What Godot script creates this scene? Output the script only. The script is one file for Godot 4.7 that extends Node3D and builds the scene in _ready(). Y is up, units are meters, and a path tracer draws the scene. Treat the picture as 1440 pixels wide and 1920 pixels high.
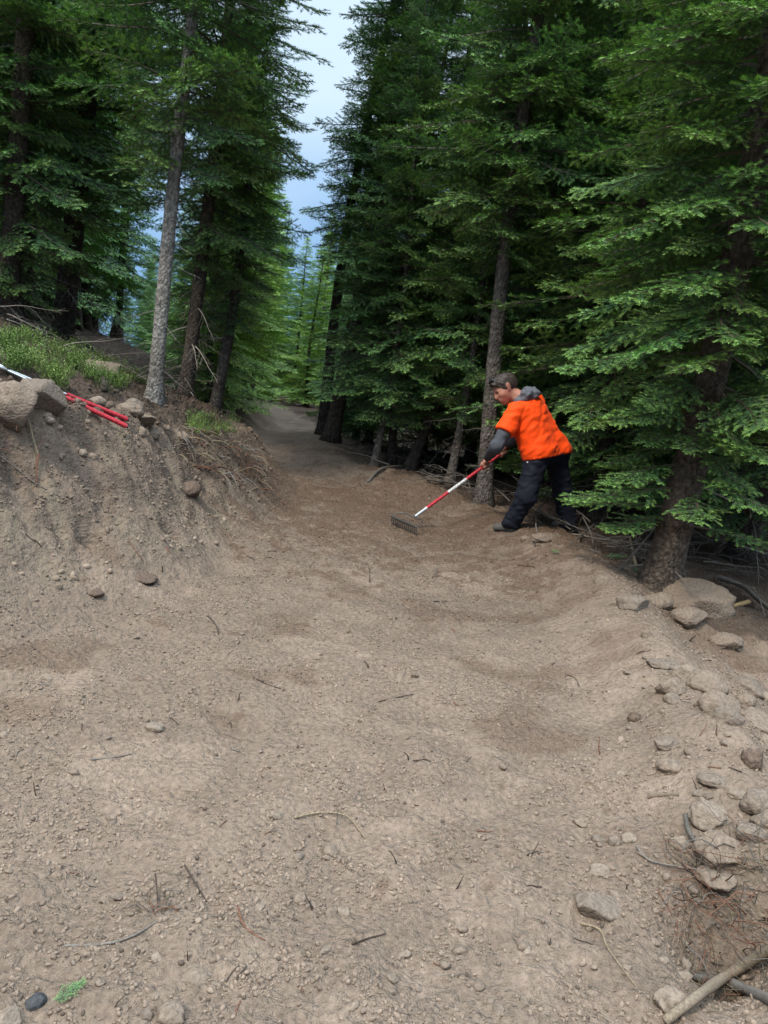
extends Node3D

# ------------------------------------------------------------------ camera
const FPX := 1450.3          # focal length in photograph pixels
const PITCH := 7.9
const ROLL := 6.5
const EYE := Vector3(0, 1.55, 0)
var cam_r: Vector3
var cam_u: Vector3
var cam_f: Vector3

var rng := RandomNumberGenerator.new()
var n1 := FastNoiseLite.new()
var n2 := FastNoiseLite.new()
var n3 := FastNoiseLite.new()
var taken := {}
var M := {}

func _ready() -> void:
	rng.seed = 20240
	setup_noise()
	setup_camera()
	setup_light()
	setup_materials()
	build_ground()
	build_trees()
	build_rocks()
	build_sticks()
	build_plants()
	build_gravel()
	build_loppers()
	build_rake()
	build_person()

func setup_noise() -> void:
	for a in [[n1, 11, 1.0, 3], [n2, 12, 1.0, 2], [n3, 13, 1.0, 1]]:
		var n: FastNoiseLite = a[0]
		n.seed = a[1]
		n.noise_type = FastNoiseLite.TYPE_SIMPLEX_SMOOTH
		n.frequency = a[2]
		n.fractal_type = FastNoiseLite.FRACTAL_FBM
		n.fractal_octaves = a[3]

func setup_camera() -> void:
	var p := deg_to_rad(PITCH)
	var r := deg_to_rad(ROLL)
	cam_f = Vector3(0, -sin(p), -cos(p))
	var r0 := Vector3.RIGHT
	var u0 := r0.cross(cam_f)
	cam_r = cos(r) * r0 + sin(r) * u0
	cam_u = cos(r) * u0 - sin(r) * r0
	var c := Camera3D.new()
	c.name = "camera"
	c.fov = 67.0
	c.near = 0.05
	c.far = 400.0
	add_child(c)
	c.transform = Transform3D(Basis(cam_r, cam_u, -cam_f), EYE)
	c.current = true

func setup_light() -> void:
	var w := 512
	var h := 256
	var im := Image.create(w, h, false, Image.FORMAT_RGBF)
	var cn := FastNoiseLite.new()
	cn.seed = 5
	cn.noise_type = FastNoiseLite.TYPE_SIMPLEX_SMOOTH
	cn.frequency = 1.6
	cn.fractal_octaves = 5
	for j in h:
		var el := PI * (0.5 - (j + 0.5) / h)
		for i in w:
			var az := TAU * (i + 0.5) / w
			var d := Vector3(cos(az) * cos(el), sin(el), sin(az) * cos(el))
			var y := maxf(d.y, 0.0)
			var c := Color(0.105, 0.195, 0.33).lerp(Color(0.145, 0.25, 0.39), smoothstep(0.0, 0.4, y))
			# thin cloud deck, thicker overhead
			var q := Vector3(d.x, d.y * 2.2, d.z)
			var k := cn.get_noise_3dv(q) * 0.55 + smoothstep(0.12, 0.52, y) * 1.1 - 0.02
			c = c.lerp(Color(0.345, 0.415, 0.485), clampf(k, 0.0, 1.0))
			c = c * (1.0 + 3.7 * smoothstep(0.44, 0.80, y))
			if d.y < 0.0:
				c = Color(0.20, 0.19, 0.17)
			im.set_pixel(i, j, c)
	var pm := PanoramaSkyMaterial.new()
	pm.panorama = ImageTexture.create_from_image(im)
	pm.energy_multiplier = 1.0
	var sky := Sky.new()
	sky.sky_material = pm
	var e := Environment.new()
	e.background_mode = Environment.BG_SKY
	e.sky = sky
	e.tonemap_mode = Environment.TONE_MAPPER_LINEAR
	e.tonemap_exposure = 2.45
	e.sdfgi_enabled = true
	e.ssao_enabled = true
	e.ssil_enabled = true
	var we := WorldEnvironment.new()
	we.name = "world_environment"
	we.environment = e
	add_child(we)
	var s := DirectionalLight3D.new()
	s.name = "sun"
	s.light_color = Color(1.0, 0.95, 0.87)
	s.light_energy = 0.5
	s.light_angular_distance = 10.0
	s.shadow_enabled = true
	add_child(s)
	s.look_at_from_position(Vector3(-4.0, 8.5, 5.5), Vector3.ZERO)

# ------------------------------------------------------------------ photograph pixels to directions
func ray(px: float, py: float) -> Vector3:
	return (cam_f + (px - 720.0) / FPX * cam_r + (960.0 - py) / FPX * cam_u)

func at_z(px: float, py: float, z: float) -> Vector3:
	var d := ray(px, py)
	return EYE + d * (z / d.z)

func hit(px: float, py: float) -> Vector3:
	var d := ray(px, py)
	var t := 0.6
	var p := EYE
	while t < 60.0:
		p = EYE + d * t
		if p.y < hs(p.x, p.z):
			var a := t - (0.02 + t * 0.01)
			var b := t
			a -= 0.4
			b += 0.5
			var q := a
			while q < b:   # the rough surface lies close to the smooth one
				p = EYE + d * q
				if p.y < height(p.x, p.z): break
				q += 0.012
			a = q - 0.012
			b = q
			for i in 6:
				var m := (a + b) * 0.5
				p = EYE + d * m
				if p.y < height(p.x, p.z): b = m
				else: a = m
			return Vector3(p.x, height(p.x, p.z), p.z)
		t += 0.02 + t * 0.01
	return p

# ------------------------------------------------------------------ terrain
const EZ := [0.0, 2.0, 7.0, 10.5, 12.5, 17.0, 22.0, 28.0, 40.0, 90.0]
const EY := [0.0, 0.08, 0.5, 0.88, 0.93, 0.60, 0.78, 1.12, 1.4, 1.5]
const LZ := [0.0, 2.0, 3.92, 4.69, 5.8, 7.4, 8.6, 9.9, 11.0, 12.5, 16.0, 20.0, 24.0, 30.0, 36.0, 90.0]
const LX := [-2.9, -2.4, -1.94, -1.42, -1.27, -1.22, -1.45, -1.8, -2.6, -3.0, -2.9, -3.1, -4.2, -7.4, -11.0, -40.0]
const RZ := [0.0, 2.5, 3.9, 5.1, 6.2, 7.06, 7.9, 8.6, 9.06, 9.9, 10.7, 14.0, 18.0, 22.0, 26.0, 30.0, 36.0, 90.0]
const RX := [1.6, 1.6, 1.69, 1.73, 1.68, 1.42, 1.0, 0.3, -0.2, -0.65, -0.95, -1.3, -1.8, -2.6, -4.0, -6.0, -9.6, -38.0]
const BZ := [0.0, 3.0, 4.5, 5.6, 7.5, 9.0, 10.0, 13.0, 17.0, 20.0, 28.0, 90.0]
const BH := [1.3, 1.25, 1.08, 0.90, 0.52, 0.36, 0.24, 0.12, 0.55, 0.45, 0.25, 0.2]
const BW := [1.25, 1.25, 1.2, 1.02, 0.62, 0.42, 0.4, 0.5, 0.6, 0.6, 0.8, 1.0]

func tab(xs: Array, ys: Array, v: float) -> float:
	var n := xs.size()
	if v <= xs[0]: return ys[0]
	for i in range(1, n):
		if v < xs[i]:
			var t: float = (v - xs[i - 1]) / (xs[i] - xs[i - 1])
			return lerpf(ys[i - 1], ys[i], t)
	return ys[n - 1]

var tz := []   # cached table rows every 5 cm of depth: e, xl, xr, bh, bw
func row(z: float) -> PackedFloat32Array:
	if tz.is_empty():
		for i in 2000:
			var v := i * 0.05
			var r := PackedFloat32Array([0, 0, 0, 0, 0])
			for k in 5:   # a little smoothing so that the lines do not kink
				var q := absf(v + (k - 2) * 0.22)
				r[0] += tab(EZ, EY, q) * 0.2
				r[1] += tab(LZ, LX, q) * 0.2
				r[2] += tab(RZ, RX, q) * 0.2
				r[3] += tab(BZ, BH, q) * 0.2
				r[4] += tab(BZ, BW, q) * 0.2
			tz.append(r)
	var f := clampf(-z, 0.0, 99.0) / 0.05
	var i0 := int(f)
	var a: PackedFloat32Array = tz[i0]
	var b: PackedFloat32Array = tz[i0 + 1]
	var t := f - i0
	return PackedFloat32Array([lerpf(a[0], b[0], t), lerpf(a[1], b[1], t), lerpf(a[2], b[2], t), lerpf(a[3], b[3], t), lerpf(a[4], b[4], t)])

func hs(x: float, z: float) -> float:   # smooth terrain
	var r := row(z)
	var y := r[0]
	var half := (r[2] - r[1]) * 0.5
	var u := clampf((x - (r[1] + r[2]) * 0.5) / maxf(half, 0.3), -1.0, 1.0)
	y -= 0.06 * (1.0 - u * u) * smoothstep(12.0, 9.0, -z)
	var sl := r[1] - x
	var sr := x - r[2]
	var wig := n2.get_noise_2d(x * 0.5 + 40.0, z * 0.5) * 0.16
	sl += wig
	if sl > -0.6:
		var bw := r[4]
		var p := clampf((sl + 0.33) / bw, 0.0, 1.0)
		var pr := pow(p, 1.45)
		y += r[3] * pr
		if sl > bw - 0.33:
			var q := sl - (bw - 0.33)
			y += 7.0 * (1.0 - exp(-q * 0.34 / 7.0)) * smoothstep(0.0, 0.5, q)
	if sr > -1.2:
		var near := smoothstep(5.7, 4.3, -z)
		y += (0.05 + 0.11 * smoothstep(7.6, 6.6, -z)) * exp(-pow((sr + 0.10) / 0.36, 2.0))
		if sr > 0.0:
			y += -0.52 * near * (1.0 - exp(-sr * 0.85)) - 0.06 * (1.0 - near) * smoothstep(0.3, 1.5, sr)
	return y

func dent(x: float, z: float, cx: float, cz: float, r: float, d: float) -> float:
	var q := ((x - cx) * (x - cx) + (z - cz) * (z - cz)) / (r * r)
	return -d * exp(-q) if q < 6.0 else 0.0

var dents := []
func height(x: float, z: float) -> float:
	var y := hs(x, z)
	var r := row(z)
	var sl := r[1] - x
	var sr := x - r[2]
	var off := smoothstep(-0.1, 0.35, sl) + smoothstep(0.0, 0.5, sr)
	var rough := 1.0 + 1.6 * clampf(off, 0.0, 1.0)
	y += n1.get_noise_2d(x * 0.9, z * 0.9) * 0.035 * rough
	y += n2.get_noise_2d(x * 3.1 + 9.0, z * 3.1) * 0.016 * rough
	if z > -13.0:
		y += n2.get_noise_2d(x * 9.0, z * 9.0 + 5.0) * 0.008 * rough
		y += n3.get_noise_2d(x * 15.0, z * 15.0) * (0.0045 + 0.009 * smoothstep(-0.1, 0.4, sl))
	if sl > 0.0 and sl < 1.6 and z > -12.0:   # crumbled face of the cut bank, faint rills
		var f := smoothstep(0.0, 0.25, sl) * smoothstep(1.6, 1.0, sl)
		y += n2.get_noise_2d(x * 1.6 + z * 1.3, (z - x * 0.7) * 6.0) * 0.008 * f
		var lump := n1.get_noise_2d(x * 2.6 + 31.0, z * 2.6)
		y += (0.07 * lump + 0.06 * maxf(0.0, n2.get_noise_2d(x * 6.5 + 3.0, z * 6.5) - 0.1)) * f
	if z < -5.4 and z > -9.5 and sl < 0.2:   # furrows left by the rake
		y += n2.get_noise_2d((x + z * 0.3) * 1.3, (z - x * 0.25) * 11.0) * 0.011 * smoothstep(-5.4, -6.4, z)
	for d in dents:
		y += dent(x, z, d[0], d[1], d[2], d[3])
	return y

func soil(x: float, z: float) -> Color:   # earth colours, linear
	var r := row(z)
	var sl := r[1] - x
	var sr := x - r[2]
	var a := n1.get_noise_2d(x * 0.8 + 100.0, z * 0.8)
	var b := n2.get_noise_2d(x * 4.0 + 50.0, z * 4.0)
	var dry := Color(0.208, 0.156, 0.117)
	var damp := Color(0.120, 0.078, 0.053)
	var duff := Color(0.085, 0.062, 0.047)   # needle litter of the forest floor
	var c := dry * (1.0 + 0.16 * a + 0.10 * b)
	c = c * (1.0 + 0.16 * smoothstep(0.22, 0.34, n1.get_noise_2d(x * 1.3 + 500.0, z * 1.3) + 0.12 * b))   # dusty compacted patches
	# freshly raked, damper soil across the trail where the rake works
	var w := exp(-pow((z + 7.4) / 1.7, 2.0)) * smoothstep(0.0, 0.5, 0.62 + a * 0.9 + b * 0.35)
	w = maxf(w, 0.9 * exp(-pow((z + 6.1) / 0.45, 2.0) - pow((x - 0.85) / 0.9, 2.0)) * (0.8 + b))
	w = maxf(w, 0.75 * exp(-pow((z + 5.6) / 0.35, 2.0) - pow((x - 1.15) / 0.35, 2.0)))
	c = c.lerp(damp, 0.7 * smoothstep(0.34, 0.7, w + 0.55 * b + 0.35 * n3.get_noise_2d(x * 13.0, z * 13.0)))
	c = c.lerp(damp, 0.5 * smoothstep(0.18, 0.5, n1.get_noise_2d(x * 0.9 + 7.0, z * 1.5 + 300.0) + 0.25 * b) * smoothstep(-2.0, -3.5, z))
	# cut bank: bands of tan subsoil and brown topsoil
	if sl > -0.1:
		var t := clampf(sl / maxf(r[4], 0.1), 0.0, 1.4)
		var streak := n2.get_noise_2d(x * 1.4 + z * 1.2, (z - x * 0.7) * 5.0)
		c = c.lerp(Color(0.138, 0.104, 0.079), clampf(0.75 * smoothstep(0.0, 0.3, t) + streak * 0.7, 0.0, 0.95))
		c = c.lerp(Color(0.222, 0.172, 0.124), clampf(streak * 1.5 * smoothstep(0.9, 0.4, t), 0.0, 0.8))
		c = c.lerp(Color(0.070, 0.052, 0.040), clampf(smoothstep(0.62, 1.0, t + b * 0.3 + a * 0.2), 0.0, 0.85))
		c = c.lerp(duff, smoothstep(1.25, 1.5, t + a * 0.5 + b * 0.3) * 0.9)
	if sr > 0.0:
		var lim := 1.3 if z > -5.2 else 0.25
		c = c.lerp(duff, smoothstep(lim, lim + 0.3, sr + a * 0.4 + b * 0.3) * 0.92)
	return c

func axis(parts: Array) -> PackedFloat32Array:   # [[from, to, step from, step to], ...]
	var o := PackedFloat32Array()
	for p in parts:
		var v: float = p[0]
		while v < p[1] - 1e-4:
			o.append(v)
			v += lerpf(p[2], p[3], (v - p[0]) / (p[1] - p[0]))
	o.append(parts[-1][1])
	return o

func build_ground() -> void:
	for q in [[320, 985, 0.06, 0.22], [165, 1000, 0.06, 0.14], [15, 840, 0.10, 0.2], [360, 930, 0.06, 0.1], [120, 780, 0.06, 0.1], [155, 815, 0.07, 0.12], [960, 1142, 0.07, 0.03], [1350, 1700, 0.16, 0.13], [1385, 1770, 0.16, 0.16], [1400, 1840, 0.14, 0.08], [1100, 1745, 0.05, 0.03], [275, 1078, 0.05, 0.05]]:
		var p := hit(q[0], q[1])
		dents.append([p.x, p.z, q[2], q[3]])
	var xs := axis([[-70.0, -12.0, 6.0, 1.2], [-12.0, -4.5, 0.9, 0.12], [-4.5, -2.9, 0.1, 0.03], [-2.9, 2.5, 0.021, 0.021], [2.5, 5.0, 0.03, 0.15], [5.0, 14.0, 0.2, 1.0], [14.0, 70.0, 1.2, 6.0]])
	var zs := axis([[-110.0, -40.0, 8.0, 1.5], [-40.0, -14.0, 1.0, 0.15], [-14.0, -9.0, 0.10, 0.05], [-9.0, -5.0, 0.045, 0.027], [-5.0, -1.0, 0.024, 0.017], [-1.0, 12.0, 0.06, 2.0]])
	var nx := xs.size()
	var nz := zs.size()
	var v := PackedVector3Array()
	var cl := PackedColorArray()
	var nn := PackedVector3Array()
	v.resize(nx * nz)
	cl.resize(nx * nz)
	nn.resize(nx * nz)
	for j in nz:
		for i in nx:
			var x := xs[i]
			var z := zs[j]
			v[j * nx + i] = Vector3(x, height(x, z), z)
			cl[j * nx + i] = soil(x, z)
	for j in nz:
		for i in nx:
			var a := v[j * nx + maxi(i - 1, 0)]
			var b := v[j * nx + mini(i + 1, nx - 1)]
			var c := v[maxi(j - 1, 0) * nx + i]
			var d := v[mini(j + 1, nz - 1) * nx + i]
			nn[j * nx + i] = (d - c).cross(b - a).normalized()
	var ix := PackedInt32Array()
	for j in nz - 1:
		for i in nx - 1:
			var q := j * nx + i
			ix.append_array([q, q + 1, q + nx, q + 1, q + nx + 1, q + nx])
	var arr := []
	arr.resize(Mesh.ARRAY_MAX)
	arr[Mesh.ARRAY_VERTEX] = v
	arr[Mesh.ARRAY_NORMAL] = nn
	arr[Mesh.ARRAY_COLOR] = cl
	arr[Mesh.ARRAY_INDEX] = ix
	var am := ArrayMesh.new()
	am.add_surface_from_arrays(Mesh.PRIMITIVE_TRIANGLES, arr)
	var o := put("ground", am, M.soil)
	o.set_meta("kind", "structure")
	print("ground ", nx * nz * 2, " triangles ", Time.get_ticks_msec())

# ------------------------------------------------------------------ helpers
func numbered(called: String) -> String:
	var k: int = taken.get(called, 0)
	taken[called] = k + 1
	return called if k == 0 else "%s_%03d" % [called, k]

func put(called: String, mesh: Mesh, mat: Material, parent: Node = null) -> MeshInstance3D:
	var o := MeshInstance3D.new()
	o.mesh = mesh
	o.material_override = mat
	if parent == null:
		o.name = numbered(called)
		add_child(o)
	else:
		o.name = called
		parent.add_child(o, true)
	return o

func base(called: String, at: Vector3) -> Node3D:
	var o := Node3D.new()
	o.name = numbered(called)
	add_child(o)
	o.position = at
	return o

func tag(o: Node, label: String, category: String, group := "", kind := "") -> void:
	o.set_meta("label", label)
	o.set_meta("category", category)
	if group: o.set_meta("group", group)
	if kind: o.set_meta("kind", kind)

func std(c: Color, rough := 0.9, spec := 0.35) -> StandardMaterial3D:   # c is linear
	var m := StandardMaterial3D.new()
	m.albedo_color = c.linear_to_srgb()
	m.roughness = rough
	m.metallic_specular = spec
	return m

func noise_tex(sd: int, freq: float, oct: int, lo: float, hi: float, size := 512, kind := FastNoiseLite.TYPE_SIMPLEX_SMOOTH) -> NoiseTexture2D:
	var n := FastNoiseLite.new()
	n.seed = sd
	n.noise_type = kind
	n.frequency = freq
	n.fractal_octaves = oct
	var t := NoiseTexture2D.new()
	t.width = size
	t.height = size
	t.seamless = true
	t.noise = n
	var g := Gradient.new()
	g.offsets = PackedFloat32Array([0.0, 1.0])
	g.colors = PackedColorArray([Color(lo, lo, lo), Color(hi, hi, hi)])
	t.color_ramp = g
	return t

func grain_tex() -> ImageTexture:   # crumbs and grit of several sizes
	var a := FastNoiseLite.new()
	a.seed = 6
	a.noise_type = FastNoiseLite.TYPE_CELLULAR
	a.cellular_return_type = FastNoiseLite.RETURN_DISTANCE
	a.frequency = 0.07
	a.fractal_type = FastNoiseLite.FRACTAL_NONE
	var b := FastNoiseLite.new()
	b.seed = 7
	b.noise_type = FastNoiseLite.TYPE_SIMPLEX_SMOOTH
	b.frequency = 0.018
	b.fractal_octaves = 5
	b.fractal_gain = 0.6
	var ia := a.get_seamless_image(1024, 1024, false, false, 0.1, false)
	var ib := b.get_seamless_image(1024, 1024, false, false, 0.1, true)
	var da := ia.get_data()
	var db := ib.get_data()
	for i in da.size():
		da[i] = clampi(int(db[i] * 0.72 + maxf(0.0, 190.0 - da[i]) * 0.42 * (0.25 + db[i] / 340.0)), 0, 255)
	return ImageTexture.create_from_image(Image.create_from_data(1024, 1024, false, Image.FORMAT_L8, da))

func setup_materials() -> void:
	var m := std(Color(1, 1, 1), 0.95, 0.2)
	m.vertex_color_use_as_albedo = true
	m.albedo_texture = noise_tex(3, 0.03, 5, 0.70, 1.0, 1024)
	m.uv1_triplanar = true
	m.uv1_world_triplanar = true
	m.uv1_scale = Vector3(1.1, 1.1, 1.1)
	m.heightmap_enabled = true
	m.heightmap_texture = grain_tex()
	m.heightmap_scale = 2.4
	M.soil = m
	M.foliage = std(Color(1, 1, 1), 0.55, 0.4)
	M.foliage.vertex_color_use_as_albedo = true
	M.foliage.backlight_enabled = true
	M.foliage.backlight = Color(0.42, 0.48, 0.26)
	M.leaf = M.foliage
	for a in [["bark_pale", Color(0.27, 0.25, 0.225)], ["bark_grey", Color(0.15, 0.13, 0.115)], ["bark_brown", Color(0.125, 0.098, 0.078)], ["bark_dark", Color(0.085, 0.070, 0.058)]]:
		var b := std(a[1] * 1.25, 0.92, 0.25)
		b.albedo_texture = noise_tex(21, 0.02, 5, 0.45, 1.05, 512)
		b.uv1_triplanar = true
		b.uv1_world_triplanar = true
		b.uv1_scale = Vector3(2.2, 1.3, 2.2)
		b.heightmap_enabled = true
		b.heightmap_texture = noise_tex(22, 0.035, 5, 0.0, 1.0, 512)
		b.heightmap_scale = 2.5
		b.vertex_color_use_as_albedo = true
		M[a[0]] = b
	M.deadwood = std(Color(0.17, 0.15, 0.13), 0.9, 0.2)
	M.deadwood.vertex_color_use_as_albedo = true
	M.wood = std(Color(1, 1, 1), 0.85, 0.25)
	M.wood.vertex_color_use_as_albedo = true
	M.wood.albedo_texture = noise_tex(31, 0.04, 4, 0.6, 1.0, 256)
	M.wood.uv1_triplanar = true
	M.wood.uv1_scale = Vector3(9, 9, 9)
	M.rock = std(Color(1, 1, 1), 0.92, 0.25)
	M.rock.vertex_color_use_as_albedo = true
	M.rock.albedo_texture = noise_tex(41, 0.025, 5, 0.72, 1.08, 512)
	M.rock.uv1_triplanar = true
	M.rock.uv1_world_triplanar = true
	M.rock.uv1_scale = Vector3(3.3, 3.3, 3.3)
	M.rock.heightmap_enabled = true
	M.rock.heightmap_texture = noise_tex(42, 0.03, 6, 0.0, 1.0, 512)
	M.rock.heightmap_scale = 0.9
	M.pebble = std(Color(1, 1, 1), 0.92, 0.25)
	M.pebble.vertex_color_use_as_albedo = true

class Geo:
	var v := PackedVector3Array()
	var c := PackedColorArray()
	func tri(a: Vector3, b: Vector3, d: Vector3, col: Color) -> void:
		v.append(a); v.append(b); v.append(d)
		c.append(col); c.append(col); c.append(col)
	func quad(a: Vector3, b: Vector3, d: Vector3, e: Vector3, col: Color) -> void:
		tri(a, b, d, col)
		tri(a, d, e, col)
	func mesh() -> ArrayMesh:
		var arr := []
		arr.resize(Mesh.ARRAY_MAX)
		arr[Mesh.ARRAY_VERTEX] = v
		arr[Mesh.ARRAY_COLOR] = c
		var am := ArrayMesh.new()
		am.add_surface_from_arrays(Mesh.PRIMITIVE_TRIANGLES, arr)
		return am

# smooth tube along points with radii; returns arrays added to a Soft
class Soft:
	var v := PackedVector3Array()
	var n := PackedVector3Array()
	var c := PackedColorArray()
	var ix := PackedInt32Array()
	func tube(pts: Array, rad: Array, sides: int, cols: Array, cap := true) -> void:
		var k := pts.size()
		var ref := Vector3.UP
		var d0: Vector3 = (pts[1] - pts[0]).normalized()
		if absf(d0.dot(ref)) > 0.9: ref = Vector3.RIGHT
		var first := v.size()
		for i in k:
			var d: Vector3 = (pts[mini(i + 1, k - 1)] - pts[maxi(i - 1, 0)]).normalized()
			var s := d.cross(ref).normalized()
			ref = s.cross(d).normalized()
			for j in sides:
				var a := TAU * j / sides
				var o := s * cos(a) + ref * sin(a)
				v.append(pts[i] + o * rad[i])
				n.append(o)
				c.append(cols[mini(i, cols.size() - 1)])
		for i in k - 1:
			for j in sides:
				var a := first + i * sides + j
				var b := first + i * sides + (j + 1) % sides
				ix.append_array([a, b, a + sides, b, b + sides, a + sides])
		if cap:
			for e in 2:
				var row0 := first + (k - 1) * sides * e
				var d: Vector3 = (pts[k - 1] - pts[k - 2]).normalized() if e else (pts[0] - pts[1]).normalized()
				var m := v.size()
				v.append(pts[(k - 1) * e] + d * rad[(k - 1) * e] * 0.25)
				n.append(d)
				c.append(cols[mini((k - 1) * e, cols.size() - 1)])
				for j in sides:
					var a := row0 + j
					var b := row0 + (j + 1) % sides
					if e: ix.append_array([a, b, m])
					else: ix.append_array([a, m, b])
	func mesh() -> ArrayMesh:
		var arr := []
		arr.resize(Mesh.ARRAY_MAX)
		arr[Mesh.ARRAY_VERTEX] = v
		arr[Mesh.ARRAY_NORMAL] = n
		arr[Mesh.ARRAY_COLOR] = c
		arr[Mesh.ARRAY_INDEX] = ix
		var am := ArrayMesh.new()
		am.add_surface_from_arrays(Mesh.PRIMITIVE_TRIANGLES, arr)
		return am

func multi(called: String, mesh: Mesh, mat: Material, at: Array, cols: Array, parent: Node) -> MultiMeshInstance3D:
	var mm := MultiMesh.new()
	mm.transform_format = MultiMesh.TRANSFORM_3D
	mm.use_colors = not cols.is_empty()
	mm.mesh = mesh
	mm.instance_count = at.size()
	for i in at.size():
		mm.set_instance_transform(i, at[i])
		if not cols.is_empty(): mm.set_instance_color(i, cols[i])
	var o := MultiMeshInstance3D.new()
	o.multimesh = mm
	o.material_override = mat
	o.name = called
	parent.add_child(o, true)
	return o

# ------------------------------------------------------------------ conifers
# A bough grows along +x from the trunk, flat in xz, y up. Every needle is a face.
func needles(g: Geo, p: Vector3, d: Vector3, up: Vector3, l: float, nl: float, nw: float, step: float, old: Color, fresh: Color, tip: float) -> void:
	var side := d.cross(up).normalized()
	var up2 := side.cross(d).normalized()
	var s := step * 0.5
	var k := 0
	while s < l:
		var q := p + d * s
		var c := fresh if s > l - tip else old
		c = c * rng.randf_range(0.75, 1.25)
		var len := nl * rng.randf_range(0.8, 1.15) * (0.75 if s < step * 2.0 else 1.0)
		for m in 3:
			if m == 2 and k % 2 == 0: continue
			var o: Vector3
			if m == 2:
				o = d * 0.65 + up2 * 0.75 + side * rng.randf_range(-0.5, 0.5)
			else:
				o = d * 0.55 + side * (0.85 if m == 0 else -0.85) + up2 * rng.randf_range(0.05, 0.5)
			o = o.normalized() * len
			var wv := (d * 0.8 + up2 * rng.randf_range(-0.4, 0.4)).normalized() * nw * 0.5
			if m == 2: wv = side * nw * 0.5
			g.tri(q - wv, q + o, q + wv, c)
		s += step * rng.randf_range(0.8, 1.2)
		k += 1
	g.tri(p + d * (l - nl * 0.3) - side * nw, p + d * (l + nl * 0.8), p + d * (l - nl * 0.3) + side * nw, fresh)

func stem(g: Geo, a: Vector3, b: Vector3, ra: float, rb: float, col: Color) -> void:
	var d := (b - a).normalized()
	var s := d.cross(Vector3.UP).normalized()
	var u := s.cross(d)
	for k in 3:
		var o1 := s * cos(TAU * k / 3.0) + u * sin(TAU * k / 3.0)
		var o2 := s * cos(TAU * (k + 1) / 3.0) + u * sin(TAU * (k + 1) / 3.0)
		g.quad(a + o1 * ra, b + o1 * rb, b + o2 * rb, a + o2 * ra, col)

func make_bough(sd: int, L: float, nl: float, nw: float, step: float, tipc: Color, oldc: Color, tiplen: float, twig_gap: float, droop: float, bare: float) -> ArrayMesh:
	rng.seed = sd
	var g := Geo.new()
	var bark := Color(0.075, 0.060, 0.050)
	var pts := []
	var n := 9
	var wob := rng.randf_range(-0.15, 0.15)
	for i in n:
		var t := float(i) / (n - 1)
		pts.append(Vector3(L * t, -droop * L * t * t + 0.5 * droop * L * pow(t, 4.0), L * wob * sin(t * 2.6)))
	for i in n - 1:
		stem(g, pts[i], pts[i + 1], 0.011 * L * (1.0 - 0.85 * i / n) + 0.0015, 0.011 * L * (1.0 - 0.85 * (i + 1) / n) + 0.0012, bark)
	var t := bare
	var side_sign := 1.0
	while t < 0.99:
		var f := t * (n - 1)
		var i0 := mini(int(f), n - 2)
		var p: Vector3 = pts[i0].lerp(pts[i0 + 1], f - i0)
		var d: Vector3 = (pts[i0 + 1] - pts[i0]).normalized()
		var sidev := d.cross(Vector3.UP).normalized()
		side_sign = -side_sign
		var prof := (1.0 - t) * 0.95 + 0.10
		prof *= smoothstep(bare - 0.12, bare + 0.22, t)
		var l := L * 0.42 * prof * rng.randf_range(0.65, 1.15) + 0.05
		var ang := rng.randf_range(0.75, 1.05)
		var dd := (d * cos(ang) + sidev * side_sign * sin(ang) + Vector3(0, rng.randf_range(-0.34, 0.2), 0)).normalized()
		var bend := Vector3(d.x * 0.25, -0.06, d.z * 0.25)
		var seg := maxi(2, int(l / 0.10))
		var a := p
		var cur := dd
		for s in seg:
			var b := a + cur * (l / seg)
			stem(g, a, b, 0.0022, 0.0016, bark * 1.3)
			needles(g, a, cur, Vector3.UP, l / seg, nl, nw, step, oldc, tipc if s == seg - 1 else oldc, tiplen if s == seg - 1 else 0.0)
			if s > 0 or seg <= 2:
				for m in [-1.0, 1.0]:
					if rng.randf() < 0.12: continue
					var l2: float = (l * (1.0 - float(s) / seg) * 0.42 + 0.02) * rng.randf_range(0.6, 1.15)
					var sv := cur.cross(Vector3.UP).normalized() * float(m)
					var d2 := (cur * 0.72 + sv * 0.70 + Vector3(0, rng.randf_range(-0.55, 0.25), 0)).normalized()
					needles(g, a, d2, Vector3.UP, l2, nl, nw, step, oldc, tipc, tiplen)
					stem(g, a, a + d2 * l2, 0.0016, 0.001, bark * 1.3)
			a = b
			cur = (cur + bend / seg).normalized()
		t += twig_gap / L * rng.randf_range(0.75, 1.25)
	needles(g, pts[n - 2], (pts[n - 1] - pts[n - 2]).normalized(), Vector3.UP, pts[n - 2].distance_to(pts[n - 1]), nl, nw, step, oldc, tipc, tiplen)
	return g.mesh()

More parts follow.
